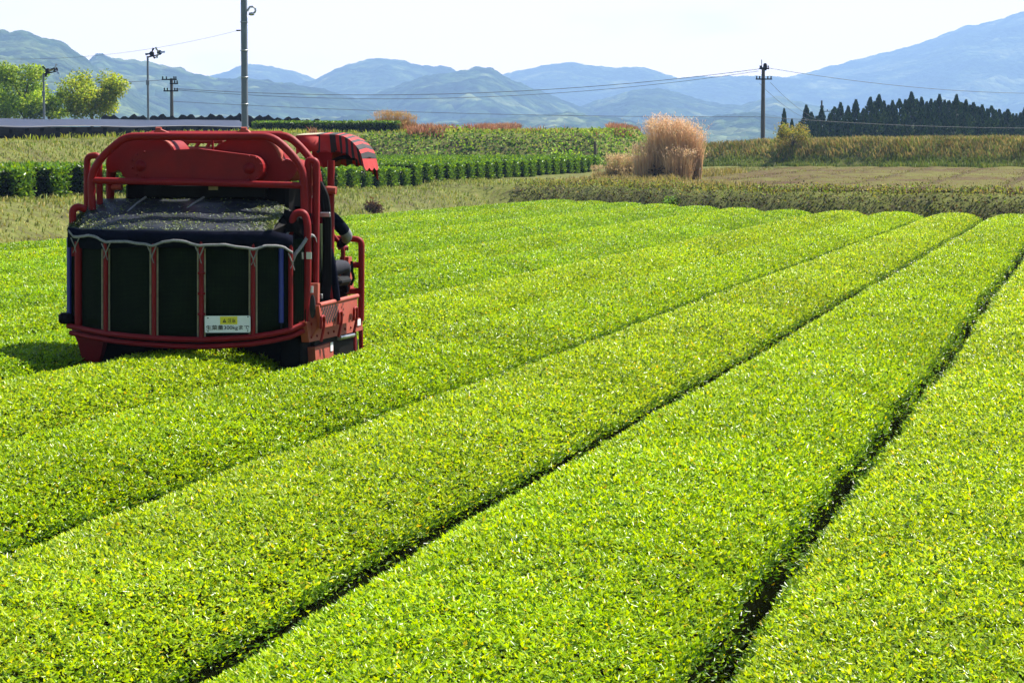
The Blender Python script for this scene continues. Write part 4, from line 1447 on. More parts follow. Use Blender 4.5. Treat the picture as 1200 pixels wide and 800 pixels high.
# upper tea rows, their ends along the terrace edge
def hedge_proto(name, length, hw, h, seed, leaf=.115):
    r0 = np.random.default_rng(seed)
    xs = np.linspace(0, length, int(length * 2) + 1)
    prof = [(-.62, 0), (-.9, .3), (-1, .75), (-.9, .95), (-.5, 1), (0, 1.02), (.5, 1), (.9, .95), (1, .75), (.9, .3), (.62, 0)]
    V = []
    for xx in xs:
        e = .8 if xx in (0, xs[-1]) else 1
        V += [(xx, a_ * hw * e * .93, b_ * h * .95 * (e if b_ > .5 else 1)) for a_, b_ in prof]
    V = np.array(V); m = len(prof)
    q = (np.arange(len(xs) - 1)[:, None] * m + np.arange(m - 1)[None, :]).ravel()
    F = np.stack([q, q + 1, q + m + 1, q + m], 1)
    cap = np.array([[0, 1, 9, 10], [1, 2, 8, 9], [2, 3, 7, 8], [3, 4, 6, 7], [4, 5, 5, 6]])[:4]
    F = np.concatenate([F, cap, cap + (len(xs) - 1) * m])
    o = mesh_np(name, V, F, M['tea_wood'], smooth=True)
    # leaves
    per = .3 * h * 2 + 2 * hw + 1.6 * h
    n = int(length * per * 1.25 / (.25 * leaf * leaf))
    xx = r0.uniform(-.03, length, n)
    # a third of the leaves crowd the first two metres, where the row end shows
    t = r0.uniform(0, 1, n)
    P = np.zeros((n, 3))
    top = t < .45
    P[top] = np.stack([xx, r0.uniform(-1, 1, n) * hw, np.full(n, h)], 1)[top]
    sd_ = ~top
    sg = np.where(r0.random(n) < .5, -1, 1)
    zz = r0.uniform(.08, 1, n) * h
    P[sd_] = np.stack([xx, sg * hw * (1 - .35 * (1 - zz / h) ** 2), zz], 1)[sd_]
    ne = int(hw * 2 * h * 3.2 / (.25 * leaf * leaf))
    zz = r0.uniform(.06, 1, ne) * h
    E_ = np.stack([r0.normal(0, .05, ne) - .02, r0.uniform(-1, 1, ne) * hw * (1 - .3 * (1 - zz / h) ** 2), zz], 1)
    P = np.concatenate([P, E_])
    P += r0.normal(0, .03, P.shape)
    hgt = P[:, 2] / h
    acc = Acc()
    T = pick([(.11, .22, .012), (.08, .17, .012), (.15, .25, .015), (.04, .10, .01)], len(P), None, .25)
    D = dirs(r0.uniform(0, 2 * PI, len(P)), r0.uniform(-.5, 1.1, len(P)))
    ls = leaf * r0.uniform(.6, 1.3, len(P))
    Vq, Fq = leaf_quads(P, D, ls, ls * .3, r0.uniform(-1.2, 1.2, len(P)), .08, .1)
    old_shaded = np.concatenate([~top, np.zeros(ne, bool)])
    T[old_shaded] *= .38  # older side leaves, darkened to paint shade into the gaps between hedges
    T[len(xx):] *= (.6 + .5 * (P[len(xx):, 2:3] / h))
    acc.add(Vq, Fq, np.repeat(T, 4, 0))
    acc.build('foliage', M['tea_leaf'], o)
    return o


def copy_tree(o, parent=None):
    c = o.copy()
    COL.objects.link(c)
    c.parent = parent
    for ch in list(o.children): copy_tree(ch, c)
    return c


protos = [hedge_proto('upper_tea_row', 13.5, .55, .88, 3), hedge_proto('upper_tea_row', 13.5, .47, .86, 4), hedge_proto('upper_tea_row', 13.5, .60, .90, 5)]
HL = 'clipped tea row on the upper left terrace, its square leafy end at the edge'
vv, i = 58.0, 0
used = set()
while vv < 149:
    xx, yy = uv2xy(np.array(-28.7), np.array(vv))
    xx, yy = float(xx), float(yy)
    pr = protos[i % 3]
    o = pr if i < 3 else copy_tree(pr)
    o.location = (xx, yy, tz(xx, yy) - .03)
    o.rotation_euler = (0, 0, PI - TH + .02 * math.sin(i * 2.3))
    o.scale = (1, 1.25 if vv < 76 else 1.0, 1 + .03 * math.sin(i * 1.7))
    tag(o, HL, 'tea row', 'tea rows on the upper left terrace')
    vv += 2.55 if vv < 76 else (1.95 + .12 * math.sin(i * 3.1))
    i += 1

# bright tea row on top of the terrace
o = hedge_proto('terrace_tea_row', 9.6, 1.1, .75, 9, .13)
p0 = at(300, 150, 172); o.location = (p0.x, 172, tz(p0.x, 172)); o.rotation_euler = (0, 0, R(-1))
tag(o, 'bright green low tea row on top of the upper terrace, behind the striped canopy', 'tea row')


# shading nets
def mat_net(name, a_, b_, rough):
    m, nt, out = nodes(name)
    p = N(nt, 'ShaderNodeBsdfPrincipled', i_Roughness=rough)
    tc = N(nt, 'ShaderNodeTexCoord')
    n1 = N(nt, 'ShaderNodeTexNoise', i_Scale=1.2, i_Detail=7.0, i_Roughness=.7)
    L(nt, tc.outputs['Object'], n1.inputs['Vector'])
    r = ramp(nt, n1.outputs['Fac'], [(.3, a_), (.7, b_)])
    L(nt, r.outputs['Color'], p.inputs['Base Color'])
    p.inputs['Specular IOR Level'].default_value = .1 if rough < .5 else .0
    L(nt, p.outputs[0], out.inputs['Surface'])
    return m


M['net_top'] = mat_net('grey_blue_shade_cloth', (.020, .026, .045), (.038, .046, .075), .49)
M['net_side'] = mat_net('black_shade_cloth', (.002, .0022, .0025), (.006, .0065, .007), .95)
root = empty('shade_cloth', (-20, 125, 3.6))
tag(root, 'long grey shade cloth with black hanging sides spread over tea on the upper left terrace', 'shade cloth')
M1 = root.matrix_basis.inverted() if False else Matrix.Translation(-root.location)
near = [at(px, 148.2 + .5 * math.sin(px * .05), np.interp(px, [-70, 40, 295], [119, 127, 163])) for px in np.linspace(-70, 292, 60)]
far = []
for q in near:
    d = Vector((q.x * .9 / q.y - .05, 1, 0)).normalized()
    far.append(q + d * 17 + Vector((0, 0, .62)))
rows_ = []
for t in np.linspace(0, 1, 14):
    rows_.append([a_.lerp(b_, t) + Vector((0, 0, .035 * math.sin(t * 60 + j * .3))) - root.location for j, (a_, b_) in enumerate(zip(near, far))])
MB().sheet(rows_, (0, 0, -.03)).build('cloth_top', M['net_top'], root)
g = MB()
top = [q + Vector((0, -.02, -.04)) - root.location for q in near]
bot = [Vector((q.x + .1 * math.sin(i_ * 2.1), q.y - .25 - .12 * math.sin(i_ * 1.3), tz(q.x, q.y - .3) - .05)) - root.location for i_, q in enumerate(near)]
g.sheet([top, [a_.lerp(b_, .5) + Vector((0, -.12, 0)) for a_, b_ in zip(top, bot)], bot], (0, .05, 0)).build('cloth_side', M['net_side'], root)
g = MB().tube([q - root.location + Vector((0, -.05, .01)) for q in near], .018, 6)
g.build('edge_hem', M['rope'], root)
# black covered row, lumpy
pts = [at(px, 141, 186) for px in np.linspace(120, 424, 90)]
rows_ = []
for j, q in enumerate(pts):
    zt = tz(q.x, q.y)
    hh = np.interp(j, [0, 50, 89], [.95, 1.0, .55]) * (1 + .10 * math.sin(j * 1.9) + .07 * math.sin(j * .7))
    ht = max(q.z + .30 - zt, .5) * hh
    rows_.append([Vector((q.x, q.y + dy, zt + max(0, zf_) * ht)) for dy, zf_ in ((-.9, -.0), (-.8, .6), (-.5, .95), (0, 1.03), (.5, .95), (.8, .6), (.9, 0))])
o = MB().sheet(rows_, None).build('covered_tea_row', M['net_side'])
tag(o, 'tea row wrapped in lumpy black netting at the back of the upper terrace', 'tea row')


# ------------------------------------------------------------------ trees and shrubs
def broad_tree(name, base, h, rad, cols, label, cat, seed, n=11000, leaf=.2, trunk_h=.3, group=None, squash=.8):
    r0 = random.Random(seed)
    root = empty(name, base)
    tag(root, label, cat, group)
    g = MB()
    th = h * trunk_h
    g.tube([(0, 0, -.3), (.03, .02, th * .6), (.0, .05, th * 1.3), (.05, 0, h * .62)], h * .035, 8, 0, False, h * .012)
    tips = []
    for i in range(11):
        a_ = i * 2.4 + r0.uniform(-.3, .3)
        st = Vector((0, 0, th * r0.uniform(.7, 1.8)))
        rr = rad * r0.uniform(.45, .95)
        zz = h * r0.uniform(.35, .93)
        rr *= math.sqrt(max(.1, 1 - ((zz / h - .55) / .5) ** 2))
        en = Vector((rr * math.cos(a_), rr * math.sin(a_), zz))
        g.tube([st, st.lerp(en, .5) + Vector((0, 0, h * .04)), en], h * .014, 6, 0, False, h * .004)
        tips.append(en)
    g.build('trunk', M['bark'], root)
    acc = Acc()
    for i in range(30):
        if i < len(tips): c = tips[i]
        else:
            b_ = r0.choice(tips); c = b_ * r0.uniform(.6, 1.08) + Vector((r0.uniform(-.3, .3), r0.uniform(-.3, .3), r0.uniform(0, .35))) * rad * .5
            c.z = min(c.z, h * .97)
        cr = rad * r0.uniform(.26, .44)
        m = n // 30
        d = rng.normal(0, 1, (m, 3)); d /= np.linalg.norm(d, axis=1, keepdims=True)
        q = d * cr * (rng.random((m, 1)) ** .45) * np.array([1, 1, squash])
        P = q + np.array(c)[None]
        P[:, 2] = np.maximum(P[:, 2], h * .08)
        leaves(acc, P, leaf, cols, None, .34, (-.5, 1.0), np.full(m, r0.uniform(.75, 1.2)))
    acc.build('crown', M['tree_leaf'], root)
    return root


YG = [(.20, .25, .02), (.15, .22, .02), (.26, .27, .03), (.10, .16, .015)]
PG = [(.25, .34, .025), (.18, .28, .02), (.30, .38, .04), (.09, .16, .012)]
OG = [(.28, .34, .02), (.22, .29, .02), (.12, .17, .012), (.33, .33, .03)]
def ground_pt(px, Y):
    q = at(px, 184, Y)
    return (q.x, Y, tz(q.x, Y))
broad_tree('leafy_tree', ground_pt(-14, 196), 4.6, 2.9, PG, 'pale green leafy tree cut by the left edge of the photo', 'tree', 1, group='leafy trees on the upper terrace')
broad_tree('leafy_tree', ground_pt(30, 193), 4.8, 2.5, PG, 'tall fresh green tree standing against the first lamp pole', 'tree', 2, group='leafy trees on the upper terrace')
broad_tree('leafy_tree', ground_pt(58, 199), 3.5, 1.7, PG, 'lower bright green tree just right of the first lamp pole', 'tree', 5, n=3600, group='leafy trees on the upper terrace')
broad_tree('leafy_tree', ground_pt(108, 194), 4.35, 2.6, OG, 'round yellow green tree with dark gaps, between the two lamp poles', 'tree', 3, group='leafy trees on the upper terrace')
q = at(929, 165, 172)
broad_tree('shrub', (q.x, 172, tz(q.x, 172) - .3), 1.75, 1.5, [(.21, .18, .03), (.17, .17, .03), (.10, .12, .02), (.26, .19, .05)], 'wide orange tinged shrub in front of the lone cedar', 'shrub', 8, n=2600, leaf=.13, trunk_h=.2)


def shrub(px, py, Y, rad, h, cols, label, n=900, leaf=.10):
    q = at(px, py, Y)
    zb = tz(q.x, q.y)
    m = n
    d = rng.normal(0, 1, (m, 3)); d /= np.linalg.norm(d, axis=1, keepdims=True)
    P = d * (rng.random((m, 1)) ** .4) * np.array([rad * 1.25, rad, h * .62]) * (.6 + .8 * rng.random((m, 1))) + np.array([0, 0, h * .22])
    acc = Acc()
    leaves(acc, P, leaf, cols, None, .33, (-.4, 1.1))
    root = empty('shrub', (q.x, q.y, zb))
    tag(root, label, 'shrub')
    acc.build('leaf_mass', M['leaf'], root)
    g = MB()
    for k in range(7):
        a_ = k * .9
        g.tube([(0, 0, -.1), (math.cos(a_) * rad * .3, math.sin(a_) * rad * .3, h * .4), (math.cos(a_) * rad * .6, math.sin(a_) * rad * .6, h * .75)], .012, 5)
    g.build('stem', M['bark'], root)


shrub(603, 224, 104, .36, .55, [(.05, .028, .02), (.035, .03, .015), (.08, .045, .03)], 'small round dark brown bush on the bank above the far tea rows')
shrub(440, 245, 86, .30, .34, [(.08, .20, .012), (.12, .24, .02)], 'small vivid green bush at the edge of the far tea row')
shrub(788, 217, 96, .30, .50, [(.10, .22, .015), (.16, .26, .03)], 'lone fresh green tuft at the near edge of the fallow field')
shrub(437, 228, 90, .24, .5, [(.09, .05, .035), (.13, .08, .05)], 'withered brown bush on the grass bank under the hedge ends')


TUFTS = ((-.05, 0, .98, .8, .24), (-.42, .1, 1.0, .8, .20), (.30, -.05, .94, .8, .20), (.62, .1, .80, .6, .12), (-.80, 0, .60, 1.0, .12), (.1, -.25, .55, 1.3, .12))
def pampas(base, h, spread, n, label, cols, tipc, name='pampas_grass', core=True, subs=TUFTS):
    root = empty(name, base)
    tag(root, label, 'pampas grass')
    # several tussocks of different height, each a fan of bent stems with plumes at the tips
    acc, acp = Acc(), Acc()
    for (fx, fy, fh, fw, share) in subs:
        m = int(n * share)
        a_ = rng.uniform(0, 2 * PI, m)
        rr = spread * .30 * fw * np.sqrt(rng.random(m))
        P = np.stack([fx * spread + np.cos(a_) * rr, fy * spread + np.sin(a_) * rr * .8, np.full(m, -.05)], 1)
        az = a_ + rng.normal(0, .9, m)
        hh = h * fh * (.38 + .72 * rng.beta(2.2, 1.9, m))
        ln = rng.gamma(1.6, .10, m).clip(.02, .6) * fw
        V, F, C = blades(P, hh, np.full(m, .013) * rng.uniform(.6, 1.5, m), az, ln, pick(cols, m, None, .28), pick(tipc, m, None, .2))
        acc.add(V, F, C)
        tall = np.where(hh > np.quantile(hh, .70))[0]
        tp = V.reshape(m, 5, 3)[tall, 4]
        md = V.reshape(m, 5, 3)[tall, 2]
        d_ = tp - md
        for j in range(5):
            q_ = tp - d_ * (j * .085) + rng.normal(0, .022, tp.shape)
            leaves(acp, q_, .11, tipc, None, .11, (.2, 1.4))
    acc.build('blades', M['straw'], root)
    acp.build('plumes', M['straw'], root)
    if core:
        acc = Acc()
        m = 1300
        P = np.stack([rng.normal(0, spread * .33, m), rng.normal(0, spread * .2, m), rng.random(m) * h * .22], 1)
        leaves(acc, P, .16, [(.045, .025, .018), (.07, .04, .025), (.03, .02, .012)], None, .2)
        acc.build('dead_base', M['straw'], root)
    return root


q = at(789, 205, 116)
pampas((q.x, q.y, tz(q.x, q.y) - .05), 2.95, 1.6, 5200, 'tall tan pampas grass clump with feathery plumes and dark base in mid field', [(.60, .42, .22), (.54, .33, .16), (.64, .47, .26)], [(.74, .56, .36), (.76, .52, .34), (.68, .47, .27)])
q = at(735, 190, 121)
pampas((q.x, q.y, tz(q.x, q.y)), 1.25, 1.5, 1500, 'shorter straw clump leaning on the tall pampas clump', [(.46, .36, .15), (.38, .31, .11)], [(.62, .48, .26), (.56, .40, .22)])
q = at(462, 147, 178)
pampas((q.x, q.y, tz(q.x, q.y)), 1.55, 1.9, 1900, 'orange feathery grass clump on the terrace skyline', [(.40, .20, .07), (.36, .24, .06)], [(.56, .30, .12), (.44, .34, .10)], core=False)


# conifers
def conifer_proto(seed, h, rad):
    r0 = np.random.default_rng(seed)
    root = empty('cedar_tree')
    MB().tube([(0, 0, -1), (0, 0, h * .5), (0, 0, h * .97)], h * .016, 6, 0, False, .03).build('trunk', M['bark'], root)
    acc = Acc()
    n = 5200
    t = r0.random(n) ** 1.15
    z = h * (.10 + .90 * t)
    lob = 1 + .18 * np.sin(t * 30 + seed) + .12 * np.sin(t * 61)
    rmax = rad * (1 - t) ** (.92 + .06 * (seed % 4)) * lob + .03
    a_ = r0.uniform(0, 2 * PI, n)
    a_ = a_ + .25 * np.sin(a_ * 5 + t * 40)
    f = r0.random(n) ** .35
    P = np.stack([np.cos(a_) * rmax * f, np.sin(a_) * rmax * f, z - .15 * rmax * f], 1)
    D = dirs(a_ + r0.normal(0, .4, n), r0.uniform(-.3, .9, n) * (1 - t ** 3) + 1.2 * t ** 3)
    ls = r0.uniform(.6, 1.25, n) * (1.05 - .72 * t)
    V, F = leaf_quads(P, D, ls, ls * .24, r0.uniform(-1.5, 1.5, n), .1, .15)
    T = pick([(.026, .062, .010), (.040, .085, .013), (.015, .036, .008), (.065, .11, .018)], n, None, .25)
    acc.add(V, F, np.repeat(T, 4, 0))
    acc.build('crown', M['needle'], root)
    return root


cps = [conifer_proto(s_, 18.0, r_) for s_, r_ in ((21, 4.3), (22, 5.0), (23, 3.9), (24, 5.4), (25, 4.6))]
tops = [(945, 125, 0), (985, 122, 0), (1003, 119, 0), (1012, 129, 1), (1020, 116, 0), (1030, 113, 0), (1041, 125, 0), (1046, 120, 0), (1054, 118, 0), (1068, 110, 0), (1080, 116, 0), (1091, 118, 0), (1101, 113, 0), (1112, 120, 0),
        (1121, 113, 0), (1132, 119, 0), (1141, 122, 0), (1151, 125, 0), (1162, 126, 0), (1171, 130, 0), (1181, 130, 0), (1191, 135, 0), (1201, 128, 0), (1213, 132, 0), (1225, 136, 0), (1238, 134, 0),
        (957, 138, 1), (972, 136, 1), (994, 134, 1), (1027, 130, 1), (1050, 133, 1), (1064, 137, 1), (1079, 128, 1), (1094, 131, 1), (1108, 136, 1), (1118, 134, 1), (1130, 131, 1), (1147, 138, 1), (1160, 139, 1), (1174, 141, 1), (1187, 143, 1), (1205, 141, 1), (1219, 145, 1),
        (937, 146, 1), (966, 148, 1), (982, 146, 1),
        (951, 133, 2), (963, 128, 2), (978, 127, 2), (994, 126, 2), (1025, 121, 2), (1036, 120, 2), (1061, 119, 2), (1074, 118, 2), (1086, 121, 2), (1096, 120, 2), (1107, 119, 2), (1117, 121, 2), (1127, 122, 2), (1137, 125, 2), (1146, 127, 2), (1157, 129, 2), (1167, 131, 2), (1177, 133, 2), (1187, 135, 2), (1196, 134, 2), (1208, 134, 2), (1219, 138, 2)]
for i, (px, py, fr) in enumerate(tops):
    Y = (312, 294, 324)[fr] + 6 * math.sin(i * 2.1)
    q = at(px, py, Y)
    zb = tz(q.x, Y)
    o = cps[i % 5] if i < 5 else copy_tree(cps[i % 5])
    o.location = (q.x, Y, zb)
    k = (q.z - zb) / 18.0
    o.scale = (k * random.uniform(.95, 1.3),) * 2 + (k,)
    o.rotation_euler = (0, 0, i * 1.9)
    tag(o, 'dark pointed cedar in the dense grove behind the reed bank', 'cedar tree', 'cedars of the grove')
for px, py, lab in ((919, 129, 'lone dark cedar left of the grove, behind the orange shrub'), (928, 141, 'short cedar leaning against the lone cedar left of the grove')):
    Y = 300
    q = at(px, py, Y); zb = tz(q.x, Y)
    o = copy_tree(cps[1]); o.location = (q.x, Y, zb); k = (q.z - zb) / 18.0
    o.scale = (k * .72, k * .72, k); o.rotation_euler = (0, 0, px)
    tag(o, lab, 'cedar tree'); del o['group']


# ------------------------------------------------------------------ poles and cables
def lamp_head(g, c, s):
    pass


def frost_fan(px, Y, ytop, label, turn):
    q = at(px, ytop, Y)
    zb = tz(q.x, Y)
    root = empty('frost_fan', (q.x, Y, zb))
    tag(root, label, 'frost fan', 'frost fans on the upper terrace')
    h = q.z - zb
    MB().tube([(0, 0, -.3), (0, 0, h * .5), (0, 0, h)], .085, 10, 0, False, .07).build('pole', M['pole_steel'], root)
    g = MB(); g.box((-.11, -.14, h * .62), (.11, -.06, h * .62 + .34), 0, .02); g.build('switch_box', M['pole_steel'], root)
    for sx in (0, 1):
        g = MB()
        g.tube([(0, 0, h - .08), (.28 + .5 * sx, 0, h + .06 + .05 * sx)], .04, 8)
        g.build('arm', M['dark'], root)
        c = Vector((.30 + .52 * sx, -.06, h + .16 + .08 * sx))
        g = MB()
        g.lathe([(.02, -.26), (.15, -.24), (.17, 0), (.14, .22), (.05, .30)], c, 'y', 14)
        hd = g.build('motor', M['dark'], root)
        g = MB()
        for b in range(3):
            a_ = b * 2 * PI / 3 + turn + sx
            d = Vector((math.cos(a_), 0, math.sin(a_)))
            s_ = Vector((-math.sin(a_), .35, math.cos(a_)))
            g.prism([c + Vector((0, -.3, 0)) + d * .06 - s_ * .04, c + Vector((0, -.3, 0)) + d * .40 - s_ * .08, c + Vector((0, -.3, 0)) + d * .42 + s_ * .06, c + Vector((0, -.3, 0)) + d * .06 + s_ * .04], (0, .02, 0))
        g.build('propeller', M['steel'] if sx else M['dark'], hd)
    return root


frost_fan(51, 172, 86, 'grey frost fan on a pole in front of the pale green trees', .3)
frost_fan(173, 176, 66, 'tall dark frost fan on a pole right of the round yellow green tree', 1.2)


def utility_pole(name, px, Y, ytop, r, label, arms, insul=True, zb=None, mat='concrete'):
    q = at(px, ytop, Y)
    zb = tz(q.x, Y) if zb is None else zb
    h = q.z - zb
    root = empty(name, (q.x, Y, zb))
    tag(root, label, 'utility pole')
    MB().tube([(0, 0, -.4), (0, 0, h * .5), (0, 0, h)], r, 12, 0, False, r * .72).build('pole', M[mat], root)
    for (dz, wl, wr) in arms:
        g = MB()
        g.box((-wl, -r - .09, h - dz - .05), (wr, -r - .002, h - dz + .05), 0, .01)
        arm = g.build('crossarm', M['dark'], root)
        for sx in ([-wl + .08, -wl * .5, wr * .5, wr - .08] if insul else []):
            g = MB().lathe([(.03, 0), (.07, .04), (.035, .08), (.07, .13), (.03, .2)], (sx, -r - .05, h - dz + .05), 'z', 10)
            g.build('insulator', M['dark'], arm)
    return root, Vector((q.x, Y, zb)), h


pr, pb, ph = utility_pole('utility_pole', 894.5, 205, 79, .19, 'tall dark utility pole with two crossarms standing beside the cedar grove', [(.12, .35, .45), (.95, .62, .68)])
g = MB().tube([(-.12, 0, ph - .25), (-.14, 0, ph + .62)], .03, 6); g.build('lightning_rod', M['dark'], pr)
g = MB().lathe([(.10, -.15), (.16, 0), (.16, .3), (.08, .42)], (.15, 0, ph - .1), 'z', 10); g.build('cable_box', M['dark'], pr)
g = MB().box((.0, -.28, .05 + (at(894, 137, 205).z - pb.z)), (.0 + .38, -.2, .15 + (at(894, 137, 205).z - pb.z)), 0, .02); 
p2, p2b, p2h = utility_pole('utility_pole', 201, 204, 92, .16, 'short utility pole with stacked crossarms right of the tall frost fan', [(.10, .75, .45), (.42, .12, .55), (1.0, .62, .55)])
p3, _, _ = utility_pole('utility_pole', 963, 340, 118, .16, 'far thin utility pole rising out of the cedar grove', [(.9, .25, .25)], True)
p4, _, _ = utility_pole('utility_pole', 975.5, 338, 128, .12, 'far small pole with a wide crossarm at the left of the cedar grove', [(.3, 1.4, 1.4)], True)
# big steel pole by the harvester
q = at(287, 155, 82)
zb = tz(q.x, 82)
root = empty('steel_pole', (q.x, 82, zb))
tag(root, 'tall grey steel pole rising out of the top of the frame behind the red harvester', 'pole')
hh = 9.6 - zb
MB().tube([(0, 0, -.3), (0, 0, 3), (0, 0, hh)], .115, 16, 0, False, .10).build('pole_shaft', M['pole_steel'], root)
for zz in (1.9, 3.0, 3.85, 4.7, 5.6):
    g = MB(); g.tube([Vector((.118 * math.cos(2 * PI * k / 16), .118 * math.sin(2 * PI * k / 16), zz)) for k in range(16)], .016, 6, 0, True); g.build('band', M['steel'], root)
ringz = at(292, 12, 82).z - zb
g = MB()
g.tube([(.10, -.02, ringz - .04), (.19, -.02, ringz + .10), (.27, -.02, ringz + .10)], .035, 8)
g.tube([Vector((.26 + .11 * math.cos(a_), -.02, ringz + .11 * math.sin(a_))) for a_ in np.linspace(1.9, -2.3, 12)], .032, 8)
g.lathe([(.03, -.02), (.09, 0), (.09, .07), (.03, .09)], (.24, -.02, ringz - .16), 'z', 10)
g.build('cable_hook', M['steel'], root)
g = MB().tube([(-.11, 0, at(280, 36, 82).z - zb), (-.25, 0, at(280, 36, 82).z - zb)], .025, 6); g.build('insulator', M['dark'], root)


def cable(a_, b_, sag, r, label, name='power_cable'):
    a_, b_ = Vector(a_), Vector(b_)
    P = []
    for k in range(31):
        t = k / 30
        P.append(a_.lerp(b_, t) - Vector((0, 0, sag * 4 * t * (1 - t))))
    o = MB().tube(P, r * .72, 5).build(name, M['wire'])
    tag(o, label, 'cable')


T2 = p2b + Vector((0, 0, p2h)); T1 = pb + Vector((0, 0, ph))
cable(at(204, 104, 203.8), at(890, 81, 205), 1.15, .030, 'upper power cable from the short pole to the tall utility pole')
cable(at(206, 105.5, 203.8), at(889, 83.5, 204.5), 1.35, .024, 'second power cable hanging just below the upper one')
cable(at(203, 119, 204), at(894, 137, 205), .35, .024, 'low telephone cable crossing in front of the hills to the tall utility pole')
cable(at(894, 137, 205), at(1260, 150, 230), .3, .02, 'low telephone cable going on past the cedar grove')
cable(at(-40, 90, 204), at(197, 93.5, 203.8), .35, .026, 'power cable running left from the short pole above the trees')
cable(at(901, 80, 205), at(1290, 108, 260), .8, .028, 'power cable running away from the tall utility pole over the grove')
cable(at(-60, 66, 84), at(278.5, 36, 82), .4, .006, 'thin pale wire strung left from the grey steel pole')
cable(at(903, 97, 205), at(960, 141, 290), .4, .02, 'thin slack cable slanting down to the cedar grove')
cable(at(890, 98, 205), at(948, 140, 290), .4, .02, 'second slack cable slanting down beside it to the grove')

q = at(697, 176, 164.3)
o = MB().tube([(q.x, q.y, q.z - .75), (q.x + .03, q.y, q.z), (q.x, q.y, q.z + .55)], .09, 8).build('post', M['bark'])
tag(o, 'short dark wooden post on the bushy bank', 'post')


# ------------------------------------------------------------------ hills
def mat_hill(name, cols, scale, fine=.05, famt=.5, bdist=14.0):
    m, nt, out = nodes(name)
    p = N(nt, 'ShaderNodeBsdfPrincipled', i_Roughness=.95)
    p.inputs['Specular IOR Level'].default_value = .0
    tc = N(nt, 'ShaderNodeTexCoord')
    n1 = N(nt, 'ShaderNodeTexNoise', i_Scale=scale, i_Detail=10.0, i_Roughness=.7, i_Distortion=.8)
    L(nt, tc.outputs['Object'], n1.inputs['Vector'])
    r = ramp(nt, n1.outputs['Fac'], cols)
    n2 = N(nt, 'ShaderNodeTexVoronoi', i_Scale=fine)
    L(nt, tc.outputs['Object'], n2.inputs['Vector'])
    mr = N(nt, 'ShaderNodeMapRange')
    mr.inputs[1].default_value = .0; mr.inputs[2].default_value = 1.0
    mr.inputs[3].default_value = 1 - famt; mr.inputs[4].default_value = 1 + famt
    sp = N(nt, 'ShaderNodeSeparateColor')
    L(nt, n2.outputs['Color'], sp.inputs[0]); L(nt, sp.outputs[0], mr.inputs[0])
    mu = N(nt, 'ShaderNodeVectorMath', operation='SCALE')
    L(nt, r.outputs['Color'], mu.inputs[0]); L(nt, mr.outputs[0], mu.inputs['Scale'])
    L(nt, mu.outputs[0], p.inputs['Base Color'])
    b = N(nt, 'ShaderNodeBump', i_Strength=1.0, i_Distance=bdist, invert=True)
    L(nt, n2.outputs['Distance'], b.inputs['Height']); L(nt, b.outputs['Normal'], p.inputs['Normal'])
    L(nt, p.outputs[0], out.inputs['Surface'])
    return m


HC = [(.34, (.010, .020, .008)), (.48, (.018, .034, .011)), (.53, (.040, .066, .018)), (.59, (.10, .12, .045)), (.72, (.18, .19, .08))]
M['hill'] = mat_hill('wooded_hill', HC, .0042, .045, .45, 12.0)
M['hill_near'] = mat_hill('wooded_near_hill', [(.34, (.012, .026, .008)), (.45, (.024, .042, .012)), (.53, (.045, .066, .020)), (.64, (.10, .125, .04))], .008, .08, .5, 6.0)


def fbm(x, y, s, seed, o=5):
    t, a_, f = 0, 1, 1
    for k in range(o):
        t = t + a_ * (noise2(x * f, y * f, s, seed + k) - .5); a_ *= .5; f *= 2.03
    return t


def hill(name, sky_pts, D, depth, rough, seed, mat, bump=4.0, nx=420, ny=70):
    px = np.linspace(-260, 1460, nx)
    sk = np.interp(px, [p[0] for p in sky_pts], [p[1] for p in sky_pts])
    dirx = (px - 600) / 3008.0
    H = EYE + (184 - sk) / 3008.0 * D
    t = np.concatenate([np.linspace(0, 1, ny), 1 + np.linspace(.05, .5, 10)])
    TT, HH = np.meshgrid(t, H, indexing='ij')
    _, DX = np.meshgrid(t, dirx, indexing='ij')
    Yd = D - depth + depth * TT
    X = DX * Yd
    base = -12.0
    prof = np.where(TT <= 1, np.sin(np.clip(TT, 0, 1) * PI / 2) ** 1.25, 1 - (TT - 1) ** 1.1 * 1.2)
    Z = base + (HH - base) * prof
    amp = rough * np.clip(HH - base, 20, None)
    env = np.clip(1 - TT, 0, 1) ** .9 * np.clip(TT * 4, 0, 1)
    ridge = np.abs(fbm(X, Yd, D * .075, seed)) * 2
    Z = Z + amp * env * (.35 - 1.7 * ridge)
    Z = Z + bump * .45 * (fbm(X, Yd * 1.0, D * .0045, seed + 9, 3))
    Z = np.maximum(Z, base + .5 * (TT > 0))
    V = np.stack([X.ravel(), Yd.ravel(), Z.ravel()], 1)
    n2_ = len(px)
    ii = (np.arange(len(t) - 1)[:, None] * n2_ + np.arange(n2_ - 1)[None, :]).ravel()
    F = np.stack([ii, ii + 1, ii + 1 + n2_, ii + n2_], 1)
    tag(mesh_np(name, V, F, mat, smooth=True), None, None, None, 'structure')


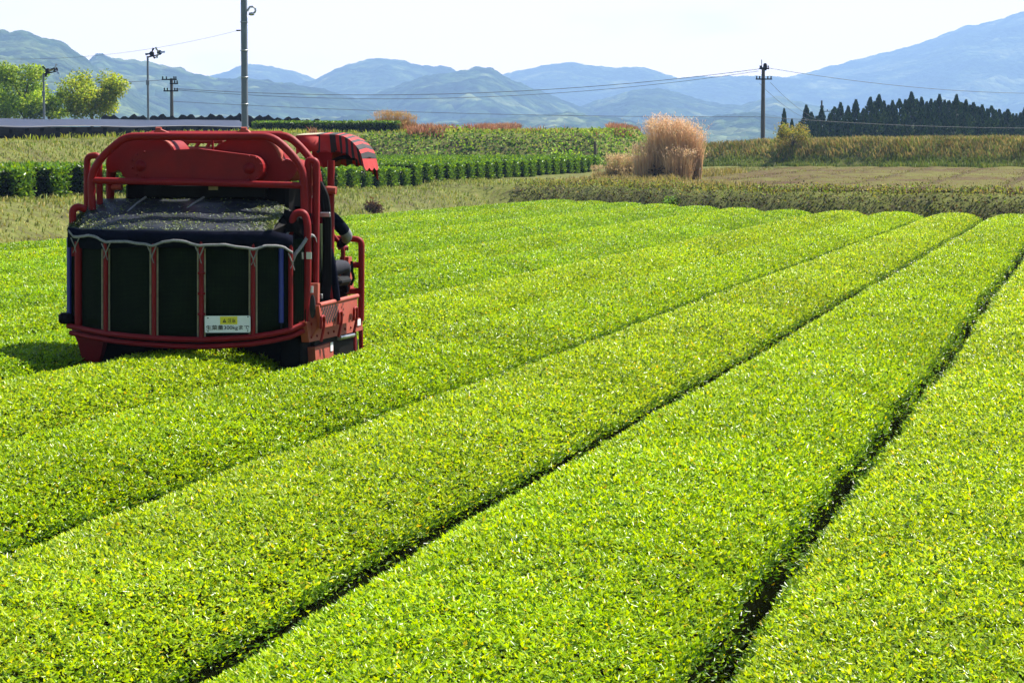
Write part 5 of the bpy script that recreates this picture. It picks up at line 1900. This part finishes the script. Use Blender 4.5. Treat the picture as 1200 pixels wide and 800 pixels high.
hill('hill', [(-260, 60), (-60, 46), (0, 42), (28, 42), (50, 50), (75, 56), (100, 72), (118, 86), (140, 100), (170, 118), (205, 138), (240, 152), (300, 172), (420, 184)], 3500, 1300, .20, 1, M['hill_near'], 12)
hill('hill', [(-260, 90), (60, 88), (105, 76), (113, 68), (121, 67), (128, 72), (160, 75), (200, 82), (225, 88), (252, 95), (290, 96), (330, 100), (380, 108), (450, 128), (520, 150), (600, 172), (700, 184)], 4200, 1500, .20, 2, M['hill'], 16)
hill('hill', [(-260, 120), (100, 110), (230, 96), (262, 86), (292, 77), (318, 80), (345, 86), (372, 96), (400, 104), (450, 120), (520, 150), (700, 170)], 7600, 1800, .16, 3, M['hill'], 22)
hill('hill', [(-260, 150), (300, 118), (372, 95), (395, 84), (420, 75), (444, 72), (470, 75), (500, 81), (528, 81), (536, 87), (560, 92), (600, 105), (660, 130), (760, 165)], 6400, 1800, .16, 4, M['hill'], 22)
hill('hill', [(-260, 175), (360, 140), (440, 112), (500, 92), (530, 88), (562, 82), (576, 84), (590, 92), (612, 102), (640, 112), (700, 134), (760, 150), (860, 178)], 4700, 1300, .20, 5, M['hill'], 18)
hill('hill', [(-260, 150), (500, 120), (585, 90), (610, 84), (640, 78), (670, 76), (700, 80), (722, 82), (756, 81), (772, 86), (794, 93), (830, 91), (870, 92), (900, 92), (1000, 100), (1200, 130), (1460, 150)], 8000, 1900, .15, 6, M['hill'], 22)
hill('hill', [(-260, 180), (560, 172), (640, 138), (700, 120), (740, 108), (770, 106), (800, 112), (830, 122), (870, 126), (910, 116), (960, 128), (1040, 142), (1150, 158), (1460, 170)], 5200, 1500, .22, 7, M['hill'], 18)
hill('hill', [(-260, 182), (100, 158), (200, 140), (260, 136), (330, 144), (420, 136), (500, 146), (580, 140), (660, 134), (720, 140), (770, 150), (830, 140), (880, 134), (940, 142), (1060, 150), (1200, 160), (1460, 176)], 3300, 1000, .26, 8, M['hill'], 16)
hill('mountain', [(-260, 182), (600, 165), (760, 130), (860, 102), (930, 92), (965, 84), (1000, 75), (1035, 67), (1060, 60), (1085, 54), (1110, 44), (1130, 36), (1146, 34), (1165, 29), (1185, 23), (1200, 18), (1240, 6), (1300, -12), (1380, -30), (1460, -24)], 9000, 3200, .16, 10, M['hill'], 24)

# the air between here and the hills
m, nt, out = nodes('haze_air')
pv = nt.nodes.new('ShaderNodeVolumePrincipled')
pv.inputs['Color'].default_value = (.38, .61, 1.0, 1)
pv.inputs['Density'].default_value = 1.9e-4
pv.inputs['Anisotropy'].default_value = .1
L(nt, pv.outputs[0], out.inputs['Volume'])
hz = MB().box((-8200, -400, -16), (8200, 10800, 720)).build('haze', m)
tag(hz, None, None, None, 'stuff')
